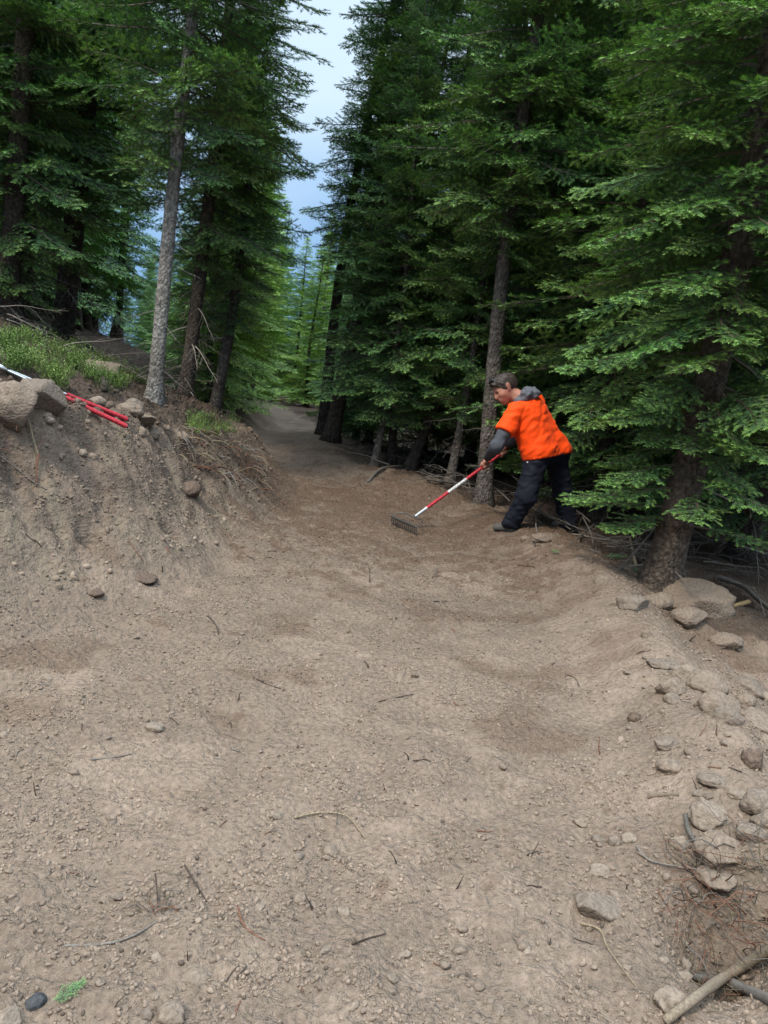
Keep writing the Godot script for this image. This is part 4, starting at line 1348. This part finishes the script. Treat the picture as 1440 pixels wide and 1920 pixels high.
func build_loppers() -> void:
	var red := worn(std(Color(0.56, 0.018, 0.035), 0.38, 0.5))
	var steel := std(Color(0.55, 0.55, 0.56), 0.35, 0.5)
	steel.metallic = 0.85
	var dark := std(Color(0.03, 0.03, 0.035), 0.6, 0.4)
	var e1 := hit(238, 799) + Vector3(0, 0.04, 0)
	var e2 := hit(236, 824) + Vector3(0, 0.03, 0)
	var head := hit(20, 708) + Vector3(0, 0.04, 0)
	for n in 11:   # both handles rest on the highest bumps below them
		var t1 := e1.lerp(head, n / 18.0)
		var t2 := e2.lerp(head, n / 18.0)
		e1.y += maxf(0.0, height(t1.x, t1.z) - 0.004 - t1.y)
		e2.y += maxf(0.0, height(t2.x, t2.z) - 0.008 - t2.y)
	var t := base("loppers", e2)
	tag(t, "long handled loppers with two red grips lying on the cut bank", "loppers")
	var pivot := head + (head - (e1 + e2) * 0.5).normalized() * 0.02
	var q := 0
	for e in [e1, e2]:
		var s: Vector3 = e.lerp(head, 0.55)
		var off := (e1 - e2).normalized() * (0.012 if q == 0 else -0.012)
		put("grip", rod(e - e2, s - e2, 0.0175, 0.0155, 16, 0.02), red, t)
		put("grip_end", rod(e - e2 + (e - s).normalized() * 0.012, e - e2 + (s - e).normalized() * 0.004, 0.0125, 0.0125), dark, t)
		put("shaft", rod(s - e2 + (e - s).normalized() * 0.02, pivot + off - e2, 0.0085, 0.0085), steel, t)
		q += 1
	var fw := (head - (e1 + e2) * 0.5).normalized()
	var sd := (e1 - e2).normalized()
	put("pivot_bolt", rod(pivot - e2 - Vector3(0, 0.012, 0), pivot - e2 + Vector3(0, 0.014, 0), 0.014, 0.014), dark, t)
	for k in [1.0, -1.0]:
		var pts := [pivot - e2, pivot - e2 + fw * 0.05 + sd * 0.016 * k, pivot - e2 + fw * 0.10 + sd * 0.014 * k, pivot - e2 + fw * 0.145 - sd * 0.004 * k]
		var s := Soft.new()
		s.tube(pts, [0.011, 0.014, 0.011, 0.003], 8, [Color.WHITE])
		put("blade", s.mesh(), steel, t)

var rake_top: Vector3
var rake_low: Vector3
func build_rake() -> void:
	var red := worn(std(Color(0.52, 0.016, 0.030), 0.35, 0.5))
	var white := worn(std(Color(0.66, 0.64, 0.60), 0.45, 0.5))
	var steel := std(Color(0.08, 0.075, 0.07), 0.45, 0.5)
	steel.metallic = 0.6
	var ferr := std(Color(0.45, 0.45, 0.44), 0.4, 0.5)
	ferr.metallic = 0.7
	var ground_at := hit(757, 992)
	rake_low = at_z(779, 968, ground_at.z - 0.02)
	rake_top = at_z(953, 841, ground_at.z - 0.62)
	var t := base("rake", ground_at)
	tag(t, "bow rake with red and white banded handle held to the dirt", "rake")
	var o := ground_at
	var f := [0.0, 0.235, 0.40, 0.70, 1.0]
	var px := [[779, 968], [797, 950], [0, 0]]
	# ferrule, red, white, red bands measured along the handle
	var cuts := [[0.0, 0.10, ferr, "ferrule", 0.014, 0.0155], [0.10, 0.115, white, "collar", 0.0165, 0.0165], [0.115, 0.335, red, "handle_band", 0.0155, 0.0155], [0.335, 0.53, white, "handle_band", 0.0155, 0.0155], [0.53, 1.0, red, "handle_band", 0.0155, 0.0135]]
	for c in cuts:
		put(c[3], rod(rake_low.lerp(rake_top, c[0]) - o, rake_low.lerp(rake_top, c[1]) - o, c[4], c[5], 14), c[2], t)
	# head bar lies across the handle
	var hd := (rake_top - rake_low)
	var flat := Vector3(hd.x, 0, hd.z).normalized()
	var across := Vector3(-flat.z, 0, flat.x)
	if across.x < 0.0: across = -across
	across = (across + Vector3(0, -0.06, 0)).normalized()
	var mid := rake_low - hd.normalized() * 0.15
	mid.y = ground_at.y + 0.075
	var half := 0.19
	var s := Soft.new()
	s.tube([mid - across * half - o, mid - o, mid + across * half - o], [0.0105, 0.0105, 0.0105], 8, [Color.WHITE])
	put("head_bar", s.mesh(), steel, t)
	for k in [-1.0, 1.0]:
		var e: Vector3 = mid + across * half * float(k)
		var b := rake_low
		var pts := [b - o, b + across * 0.03 * k - hd.normalized() * 0.02 - o, b + across * 0.12 * k - hd.normalized() * 0.025 + Vector3(0, 0.01, 0) - o, e + hd.normalized() * 0.075 - across * 0.012 * k - o, e + hd.normalized() * 0.02 - o, e - o]
		put("bow", stick_mesh(pts, 0.0055, 0.0055, Color.WHITE, 8), steel, t)
	for i in 14:
		var p := mid + across * half * (i / 6.5 - 1.0)
		var dn := (Vector3.DOWN + flat * 0.10).normalized()
		var s2 := Soft.new()
		s2.tube([p - o, p + dn * 0.04 - o, p + dn * 0.066 + flat * 0.006 - o, p + dn * 0.082 + flat * 0.016 - o], [0.0072, 0.0064, 0.005, 0.002], 6, [Color.WHITE])
		put("tine", s2.mesh(), steel, t)

# ------------------------------------------------------------------ a person, as distance fields
class Field:
	var a := []      # bones: [from, to, r0, r1]
	var k := 0.03
	var cuts := []   # [point, normal]: what lies on the normal's side is taken away
	var ripple := 0.0
	var rscale := 30.0
	var stretch := Vector3.ONE
	var twist := Basis.IDENTITY
	var noise: FastNoiseLite
	var balls := []  # [centre, x axis, y axis, z axis, radii, blend]
	var crease := false
	var holes := []  # [centre, radius, blend]
	func bone(p: Vector3, q: Vector3, r0: float, r1: float) -> void:
		a.append([p, q, r0, r1, q - p, 1.0 / maxf((q - p).length_squared(), 1e-9)])
	func dist(p: Vector3) -> float:
		var d := 1e3
		for b in a:
			var pa: Vector3 = p - b[0]
			var t := clampf(pa.dot(b[4]) * b[5], 0.0, 1.0)
			var e: float = (pa - b[4] * t).length() - lerpf(b[2], b[3], t)
			var h := maxf(k - absf(d - e), 0.0) / k
			d = minf(d, e) - h * h * k * 0.25
		for b in balls:
			var pa: Vector3 = p - b[0]
			var rr: Vector3 = b[4]
			var q := Vector3(pa.dot(b[1]) / rr.x, pa.dot(b[2]) / rr.y, pa.dot(b[3]) / rr.z)
			var e: float = (q.length() - 1.0) * minf(rr.x, minf(rr.y, rr.z))
			var kk: float = b[5]
			var h := maxf(kk - absf(d - e), 0.0) / kk
			d = minf(d, e) - h * h * kk * 0.25
		for b in holes:
			var e: float = -((p - b[0]).length() - b[1])
			var kk: float = b[2]
			var h := maxf(kk - absf(d - e), 0.0) / kk
			d = maxf(d, e) + h * h * kk * 0.25
		if ripple > 0.0 and d < 0.06:
			var w := noise.get_noise_3dv((twist * p) * stretch * rscale)
			d += ripple * (0.75 - absf(w) * 3.2 if crease else w)
		for c in cuts:
			d = maxf(d, (p - c[0]).dot(c[1]))
		return d

func net(f: Field, lo: Vector3, hi: Vector3, cell: float, s: Soft, col: Color, off: Vector3) -> void:
	var B := 4
	var n := ((hi - lo) / (cell * B)).ceil()
	var ids := {}
	var edges := []
	var reach := cell * B * 0.5 * 1.75 + f.ripple + 0.002
	var g := PackedFloat32Array()
	g.resize(125)
	var first := s.v.size()
	for bz in int(n.z):
		for by in int(n.y):
			for bx in int(n.x):
				var c0 := lo + Vector3(bx, by, bz) * cell * B
				if absf(f.dist(c0 + Vector3.ONE * cell * B * 0.5)) > reach: continue
				for z in 5:
					for y in 5:
						for x in 5:
							g[z * 25 + y * 5 + x] = f.dist(c0 + Vector3(x, y, z) * cell)
				for z in 4:
					for y in 4:
						for x in 4:
							var i := z * 25 + y * 5 + x
							var g0 := g[i]
							var q := Vector3.ZERO
							var m := 0
							for e in 12:
								var ax := e / 4
								var u := (e & 1)
								var w := (e >> 1) & 1
								var a := [0, 0, 0]
								a[(ax + 1) % 3] = u
								a[(ax + 2) % 3] = w
								var ia: int = i + a[0] + a[1] * 5 + a[2] * 25
								var ib: int = ia + [1, 5, 25][ax]
								if (g[ia] < 0.0) != (g[ib] < 0.0):
									var t := g[ia] / (g[ia] - g[ib])
									var pp := Vector3(a[0], a[1], a[2])
									pp[ax] += t
									q += pp
									m += 1
							if m == 0: continue
							var cx := bx * 4 + x
							var cy := by * 4 + y
							var cz := bz * 4 + z
							ids[cx + cy * 1024 + cz * 1048576] = s.v.size()
							s.v.append(c0 + (Vector3(x, y, z) + q / m) * cell - off)
							s.n.append(Vector3.ZERO)
							s.c.append(col)
							for ax in 3:
								var g1 := g[i + [1, 5, 25][ax]]
								if (g0 < 0.0) != (g1 < 0.0):
									edges.append([cx, cy, cz, ax, g0 < 0.0])
	for e in edges:
		var st := [1, 1024, 1048576]
		var key: int = e[0] + e[1] * 1024 + e[2] * 1048576
		var u: int = st[(int(e[3]) + 1) % 3]
		var w: int = st[(int(e[3]) + 2) % 3]
		if not (ids.has(key) and ids.has(key - u) and ids.has(key - w) and ids.has(key - u - w)): continue
		var a: int = ids[key]
		var b: int = ids[key - u]
		var c: int = ids[key - u - w]
		var d: int = ids[key - w]
		if e[4]: s.ix.append_array([a, c, b, a, d, c])
		else: s.ix.append_array([a, b, c, a, c, d])
	for t in range(0, s.ix.size(), 3):
		var a := s.ix[t]
		if a < first: continue
		var b := s.ix[t + 1]
		var c := s.ix[t + 2]
		var nr := (s.v[c] - s.v[a]).cross(s.v[b] - s.v[a])
		s.n[a] += nr; s.n[b] += nr; s.n[c] += nr
	for i in range(first, s.v.size()):
		s.n[i] = s.n[i].normalized()

func bounds(pts: Array, pad: float) -> Array:
	var lo: Vector3 = pts[0]
	var hi: Vector3 = pts[0]
	for p in pts:
		lo = lo.min(p)
		hi = hi.max(p)
	return [lo - Vector3.ONE * pad, hi + Vector3.ONE * pad]

func hand(f: Field, at: Vector3, hd: Vector3, wrist: Vector3) -> void:
	var w := wrist - at
	w = (w - hd * w.dot(hd)).normalized()
	var b := hd.cross(w).normalized()
	var R := 0.0245
	var palm := at + w * 0.036
	f.bone(wrist, palm + hd * 0.006, 0.026, 0.024)
	f.bone(palm - hd * 0.026 - b * 0.008, palm + hd * 0.026 - b * 0.008, 0.016, 0.016)
	f.bone(palm.lerp(wrist, 0.35) - hd * 0.018, palm.lerp(wrist, 0.35) + hd * 0.02, 0.017, 0.017)
	for i in 4:
		var c := at + hd * (i - 1.5) * 0.0205
		var last := c + w * 0.034 + b * 0.006
		var span: float = [2.6, 3.0, 2.9, 2.4][i]
		for j in 4:
			var t := 0.45 + span * (j + 1) / 4.0
			var q := c + (w * cos(t) + b * sin(t)) * R
			f.bone(last, q, 0.0095 - j * 0.0006, 0.0089 - j * 0.0006)
			last = q
	var last := palm - hd * 0.030 - b * 0.012
	for j in 3:
		var t := -0.55 - 0.75 * j
		var q := at - hd * (0.040 - 0.004 * j) + (w * cos(t) + b * sin(t)) * R
		f.bone(last, q, 0.0115 - j * 0.001, 0.0105 - j * 0.001)
		last = q

func build_person() -> void:
	var t0 := Time.get_ticks_msec()
	var hd := (rake_top - rake_low).normalized()
	var lsh := at_z(966, 774, -6.82)
	var rsh := at_z(1003, 757, -7.14)
	var lhip := at_z(1008, 852, -6.88)
	var rhip := at_z(1040, 848, -7.08)
	var lknee := at_z(987, 930, -6.78)
	var rknee := at_z(1056, 926, -7.14)
	var lank := at_z(957, 988, -6.86)
	var rank := at_z(1062, 992, -7.18)
	lank.y = maxf(lank.y, height(lank.x, lank.z) + 0.05)
	rank.y = maxf(rank.y, height(rank.x, rank.z) + 0.07)
	var ltoe := lank + Vector3(-0.115, -0.06, -0.06)
	var rtoe := rank + Vector3(-0.09, -0.06, -0.10)
	var neck := at_z(985, 750, -6.98)
	var headc := at_z(946, 729, -7.00)
	var lhand := rake_low.lerp(rake_top, 0.735)
	var rhand := rake_low.lerp(rake_top, 0.93)
	var lwr := lhand + Vector3(0.005, 0.075, 0.035)
	var rwr := rhand + Vector3(0.03, 0.085, 0.0)
	var lelb := at_z(931, 838, -6.72)
	var relb := at_z(975, 815, -7.32)
	var foot := Vector3((lank.x + rank.x) * 0.5, height((lank.x + rank.x) * 0.5, (lank.z + rank.z) * 0.5), (lank.z + rank.z) * 0.5)
	var man := base("person", foot)
	tag(man, "person in orange shirt and dark trousers bending over to rake", "person")
	var off := foot
	var skin := std(Color(1, 1, 1), 0.55, 0.4)
	skin.vertex_color_use_as_albedo = true
	skin.subsurf_scatter_enabled = true
	skin.subsurf_scatter_strength = 0.15
	# head axes
	var fd := Vector3(-0.76, -0.62, 0.16).normalized()
	var hu := Vector3(-0.6, 0.76, 0.0)
	hu = (hu - fd * hu.dot(fd)).normalized()
	var sv := fd.cross(hu).normalized()     # the person's own right
	if sv.z > 0.0: sv = -sv
	var chest := (lsh + rsh) * 0.5
	var belly := (lhip + rhip) * 0.5
	var body := Soft.new()
	var flesh := Color(0.36, 0.165, 0.115)
	# body, coarse grid
	var f := Field.new()
	f.k = 0.05
	f.bone(lhip, lknee, 0.078, 0.055)
	f.bone(lknee, lank, 0.052, 0.037)
	f.bone(rhip, rknee, 0.078, 0.055)
	f.bone(rknee, rank, 0.052, 0.037)
	f.bone(lank, ltoe, 0.028, 0.022)
	f.bone(rank, rtoe, 0.028, 0.022)
	f.bone(lhip, rhip, 0.095, 0.095)
	f.bone(belly, chest, 0.085, 0.08)
	f.bone(lsh, rsh, 0.06, 0.06)
	f.bone(lsh, lelb, 0.046, 0.038)
	f.bone(lelb, lwr, 0.036, 0.026)
	f.bone(rsh, relb, 0.046, 0.038)
	f.bone(relb, rwr, 0.036, 0.026)
	f.bone(chest.lerp(neck, 0.5), headc - hu * 0.05 - fd * 0.02, 0.06, 0.052)
	f.bone(headc - hu * 0.02, headc + hu * 0.02, 0.06, 0.06)
	var bb := bounds([ltoe, rtoe, lank, rank, lhip, rhip, lsh, rsh, lelb, relb, headc, lwr, rwr, lknee, rknee], 0.14)
	net(f, bb[0], bb[1], 0.02, body, flesh, off)
	# hands, fine grids
	for h in [[lhand, lwr], [rhand, rwr]]:
		f = Field.new()
		f.k = 0.008
		hand(f, h[0], hd, h[1])
		bb = bounds([h[0], h[1]], 0.07)
		net(f, bb[0], bb[1], 0.0045, body, flesh, off)
	# head, fine grid
	f = Field.new()
	f.k = 0.02
	f.balls.append([headc + hu * 0.022 - fd * 0.012, fd, hu, sv, Vector3(0.098, 0.092, 0.076), 0.03])
	f.balls.append([headc - hu * 0.040 + fd * 0.030, fd, hu, sv, Vector3(0.064, 0.078, 0.058), 0.04])
	f.bone(headc - hu * 0.100 + fd * 0.062, headc - hu * 0.085 + fd * 0.070, 0.020, 0.020)      # chin
	f.bone(headc + hu * 0.012 + fd * 0.088, headc - hu * 0.028 + fd * 0.110, 0.009, 0.0125)      # nose
	f.bone(headc + hu * 0.024 + fd * 0.078 - sv * 0.034, headc + hu * 0.024 + fd * 0.078 + sv * 0.034, 0.011, 0.011)  # brow
	f.bone(headc - hu * 0.058 + fd * 0.084 - sv * 0.016, headc - hu * 0.058 + fd * 0.084 + sv * 0.016, 0.010, 0.010)  # upper lip
	f.bone(headc - hu * 0.070 + fd * 0.080 - sv * 0.014, headc - hu * 0.070 + fd * 0.080 + sv * 0.014, 0.010, 0.010)  # lower lip
	for m in [-1.0, 1.0]:
		f.bone(headc - hu * 0.018 - fd * 0.014 + sv * 0.070 * m, headc + hu * 0.020 - fd * 0.020 + sv * 0.080 * m, 0.010, 0.014)   # ear
		f.bone(headc - hu * 0.022 + fd * 0.062 + sv * 0.040 * m, headc - hu * 0.026 + fd * 0.050 + sv * 0.046 * m, 0.018, 0.018)   # cheek
		f.holes.append([headc + hu * 0.004 + fd * 0.100 + sv * 0.036 * m, 0.017, 0.012])
	f.holes.append([headc - hu * 0.064 + fd * 0.100, 0.008, 0.006])
	f.bone(headc - hu * 0.05 - fd * 0.03, neck, 0.054, 0.058)
	bb = bounds([headc - hu * 0.16, headc + hu * 0.14, headc + fd * 0.14, headc - fd * 0.15, headc + sv * 0.11, headc - sv * 0.11, neck], 0.02)
	net(f, bb[0], bb[1], 0.0055, body, flesh, off)
	put("body", body.mesh(), skin, man)
	# eyes
	var dark := std(Color(0.02, 0.015, 0.012), 0.3, 0.5)
	for m in [-1.0, 1.0]:
		var s := Soft.new()
		var c: Vector3 = headc + hu * 0.003 + fd * 0.082 + sv * 0.034 * m - off
		s.tube([c - sv * 0.011, c, c + sv * 0.011], [0.003, 0.0055, 0.003], 8, [Color.WHITE])
		put("eye", s.mesh(), dark, man)
	# hair
	f = Field.new()
	f.k = 0.02
	f.noise = n2
	f.ripple = 0.009
	f.rscale = 30.0
	f.twist = Basis(Vector3(0, 0, 1), 0.6)
	f.stretch = Vector3(0.35, 1.2, 2.2)
	f.balls.append([headc + hu * 0.030 - fd * 0.018, fd, hu, sv, Vector3(0.112, 0.104, 0.085), 0.03])
	f.bone(headc - hu * 0.03 - fd * 0.085, headc + hu * 0.04 - fd * 0.08, 0.045, 0.05)
	f.bone(headc + hu * 0.075 + fd * 0.075 - sv * 0.04, headc + hu * 0.075 + fd * 0.075 + sv * 0.04, 0.032, 0.032)
	f.bone(headc + hu * 0.058 + fd * 0.098 - sv * 0.03, headc + hu * 0.045 + fd * 0.108 + sv * 0.03, 0.018, 0.014)
	f.cuts.append([headc + hu * 0.030 + fd * 0.045, (fd * 0.75 - hu * 0.66).normalized()])
	f.cuts.append([headc - hu * 0.055, (-hu - fd * 0.2).normalized()])
	var hair := Soft.new()
	bb = bounds([headc - hu * 0.13, headc + hu * 0.16, headc + fd * 0.15, headc - fd * 0.16, headc + sv * 0.13, headc - sv * 0.13], 0.02)
	net(f, bb[0], bb[1], 0.006, hair, Color(1, 1, 1), off)
	var hm := std(Color(0.035, 0.024, 0.018), 0.55, 0.4)
	hm.albedo_texture = noise_tex(55, 0.05, 3, 0.5, 1.3, 128)
	hm.uv1_triplanar = true
	hm.uv1_scale = Vector3(9, 22, 30)
	put("hair", hair.mesh(), hm, man)
	# sunglasses pushed up on the hair
	var gl := std(Color(0.012, 0.012, 0.014), 0.15, 0.5)
	var sg := Node3D.new()
	sg.name = "sunglasses"
	man.add_child(sg)
	for m in [-1.0, 1.0]:
		var c: Vector3 = headc + hu * 0.126 + fd * 0.066 + sv * 0.036 * m - off
		var s := Soft.new()
		var nrm := (hu * 0.75 + fd * 0.66).normalized()
		s.tube([c - nrm * 0.004, c + nrm * 0.004], [0.026, 0.024], 12, [Color.WHITE])
		put("lens", s.mesh(), gl, sg)
		var s2 := Soft.new()
		s2.tube([c + sv * 0.025 * m, headc + hu * 0.080 + fd * 0.02 + sv * 0.098 * m - off, headc + hu * 0.028 - fd * 0.04 + sv * 0.100 * m - off], [0.004, 0.0035, 0.003], 6, [Color.WHITE])
		put("temple", s2.mesh(), gl, sg)
	# trousers
	f = Field.new()
	f.k = 0.05
	f.noise = n2
	f.ripple = 0.008
	f.rscale = 8.0
	f.stretch = Vector3(0.7, 1.7, 0.7)
	f.crease = true
	f.bone(lhip, lknee, 0.112, 0.088)
	f.bone(lknee, lank + Vector3(0, 0.01, 0), 0.084, 0.082)
	f.bone(rhip, rknee, 0.112, 0.088)
	f.bone(rknee, rank + Vector3(0, 0.01, 0), 0.084, 0.082)
	f.bone(lhip + Vector3(0.01, 0.02, 0), rhip + Vector3(0.01, 0.02, 0), 0.128, 0.128)
	f.cuts.append([belly + Vector3(0, -0.01, 0), Vector3(-0.2, 1, 0).normalized()])
	f.cuts.append([Vector3(0, minf(height(lank.x, lank.z), height(rank.x, rank.z)) + 0.02, 0), Vector3(0, -1, 0)])
	bb = bounds([lank, rank, lhip, rhip, lknee, rknee], 0.2)
	var tr := Soft.new()
	net(f, bb[0], bb[1], 0.012, tr, Color.WHITE, off)
	var jeans := std(Color(0.006, 0.007, 0.013), 0.8, 0.3)
	jeans.rim_enabled = true
	jeans.rim = 0.05
	put("trousers", tr.mesh(), jeans, man)
	# boots
	var boot_m := std(Color(0.07, 0.065, 0.06), 0.85, 0.3)
	for b in [[lank, ltoe], [rank, rtoe]]:
		f = Field.new()
		f.k = 0.03
		f.bone(b[0] - Vector3(0, 0.02, 0), b[1] + Vector3(0, 0.012, 0), 0.045, 0.032)
		f.bone(b[0] + Vector3(0.0, 0.05, 0), b[0] + Vector3(0.02, -0.04, 0), 0.058, 0.05)
		f.cuts.append([Vector3(0, b[1].y - 0.035, 0), Vector3(0, -1, 0)])
		bb = bounds([b[0], b[1]], 0.09)
		var bt := Soft.new()
		net(f, bb[0], bb[1], 0.01, bt, Color.WHITE, off)
		put("boot", bt.mesh(), boot_m, man)
	# shirt
	f = Field.new()
	f.k = 0.06
	f.noise = n1
	f.ripple = 0.008
	f.rscale = 4.6
	f.crease = true
	f.stretch = Vector3(1.0, 1.0, 1.0)
	f.twist = Basis(Vector3(0, 0, 1), -0.75)
	f.stretch = Vector3(0.55, 1.7, 0.8)
	var dn := (belly - chest).normalized()
	var hem := at_z(1024, 857, -6.98)
	f.bone(lsh.lerp(rsh, 0.22) + dn * 0.07, lhip - dn * 0.02 + Vector3(0.0, 0, 0), 0.125, 0.136)
	f.bone(lsh.lerp(rsh, 0.78) + dn * 0.07, rhip - dn * 0.02 + Vector3(0.0, 0, 0), 0.125, 0.136)
	f.bone(chest + dn * 0.07, belly - dn * 0.02, 0.135, 0.138)
	f.bone(lsh.lerp(rsh, 0.1), lsh.lerp(rsh, 0.9), 0.088, 0.088)
	f.bone(chest + Vector3(0.03, 0.02, 0.0), neck + Vector3(0.02, -0.02, 0), 0.085, 0.07)
	f.bone(lhip - dn * 0.02 + Vector3(0.012, 0, 0), lhip + dn * 0.2, 0.136, 0.134)
	f.bone(rhip - dn * 0.02 + Vector3(0.012, 0, 0), rhip + dn * 0.2, 0.136, 0.134)
	f.cuts.append([hem, Vector3(0.27, -0.96, 0.06).normalized()])
	bb = bounds([lsh, rsh, lhip, rhip, neck, hem], 0.24)
	var sh := Soft.new()
	net(f, bb[0], bb[1], 0.0115, sh, Color.WHITE, off)
	for a in [[lsh, lelb], [rsh, relb]]:
		f = Field.new()
		f.noise = n2
		f.ripple = 0.014
		f.rscale = 9.0
		f.stretch = Vector3(0.8, 1.6, 1.0)
		var d: Vector3 = (a[1] - a[0]).normalized()
		f.bone(a[0] - d * 0.02, a[0] + d * 0.30, 0.082, 0.088)
		f.cuts.append([a[0] + d * 0.205, d])
		bb = bounds([a[0], a[0] + d * 0.25], 0.11)
		net(f, bb[0], bb[1], 0.0115, sh, Color.WHITE, off)
	var orange := std(Color(0.80, 0.060, 0.003), 0.75, 0.3)
	orange.rim_enabled = true
	orange.rim = 0.2
	put("shirt", sh.mesh(), orange, man)
	# grey hooded top under the shirt: sleeves and hood
	var grey := std(Color(0.055, 0.057, 0.066), 0.85, 0.3)
	for a in [[lsh, lelb, lwr], [rsh, relb, rwr]]:
		f = Field.new()
		f.k = 0.03
		f.noise = n2
		f.ripple = 0.009
		f.rscale = 14.0
		f.bone(a[0].lerp(a[1], 0.4), a[1], 0.062, 0.056)
		f.bone(a[1], a[2].lerp(a[1], 0.12), 0.056, 0.040)
		bb = bounds([a[0], a[1], a[2]], 0.08)
		var sl := Soft.new()
		net(f, bb[0], bb[1], 0.01, sl, Color.WHITE, off)
		put("sleeve", sl.mesh(), grey, man)
	f = Field.new()
	f.k = 0.03
	f.noise = n2
	f.ripple = 0.018
	f.rscale = 13.0
	f.stretch = Vector3(1.0, 1.4, 1.2)
	var hz := -6.98
	f.bone(at_z(968, 757, hz + 0.07), at_z(985, 742, hz + 0.08), 0.034, 0.045)
	f.bone(at_z(985, 742, hz + 0.08), at_z(1000, 738, hz + 0.02), 0.045, 0.05)
	f.bone(at_z(1000, 738, hz + 0.02), at_z(990, 735, hz - 0.10), 0.05, 0.045)
	f.bone(at_z(990, 735, hz - 0.10), at_z(966, 748, hz - 0.09), 0.045, 0.034)
	f.bone(at_z(988, 745, hz), at_z(980, 752, hz), 0.06, 0.06)
	bb = bounds([at_z(962, 760, hz), at_z(1004, 730, hz), at_z(985, 742, hz + 0.1), at_z(985, 742, hz - 0.13)], 0.08)
	var hood := Soft.new()
	net(f, bb[0], bb[1], 0.008, hood, Color.WHITE, off)
	put("hood", hood.mesh(), std(Color(0.085, 0.09, 0.105), 0.8, 0.35), man)
	# trouser rivet
	var rv := Soft.new()
	var rp := at_z(989, 867, -6.74) - off
	rv.tube([rp, rp + Vector3(0, 0, 0.006)], [0.007, 0.007], 8, [Color.WHITE])
	put("rivet", rv.mesh(), std(Color(0.6, 0.6, 0.6), 0.4), man)
	print("person ", Time.get_ticks_msec() - t0)
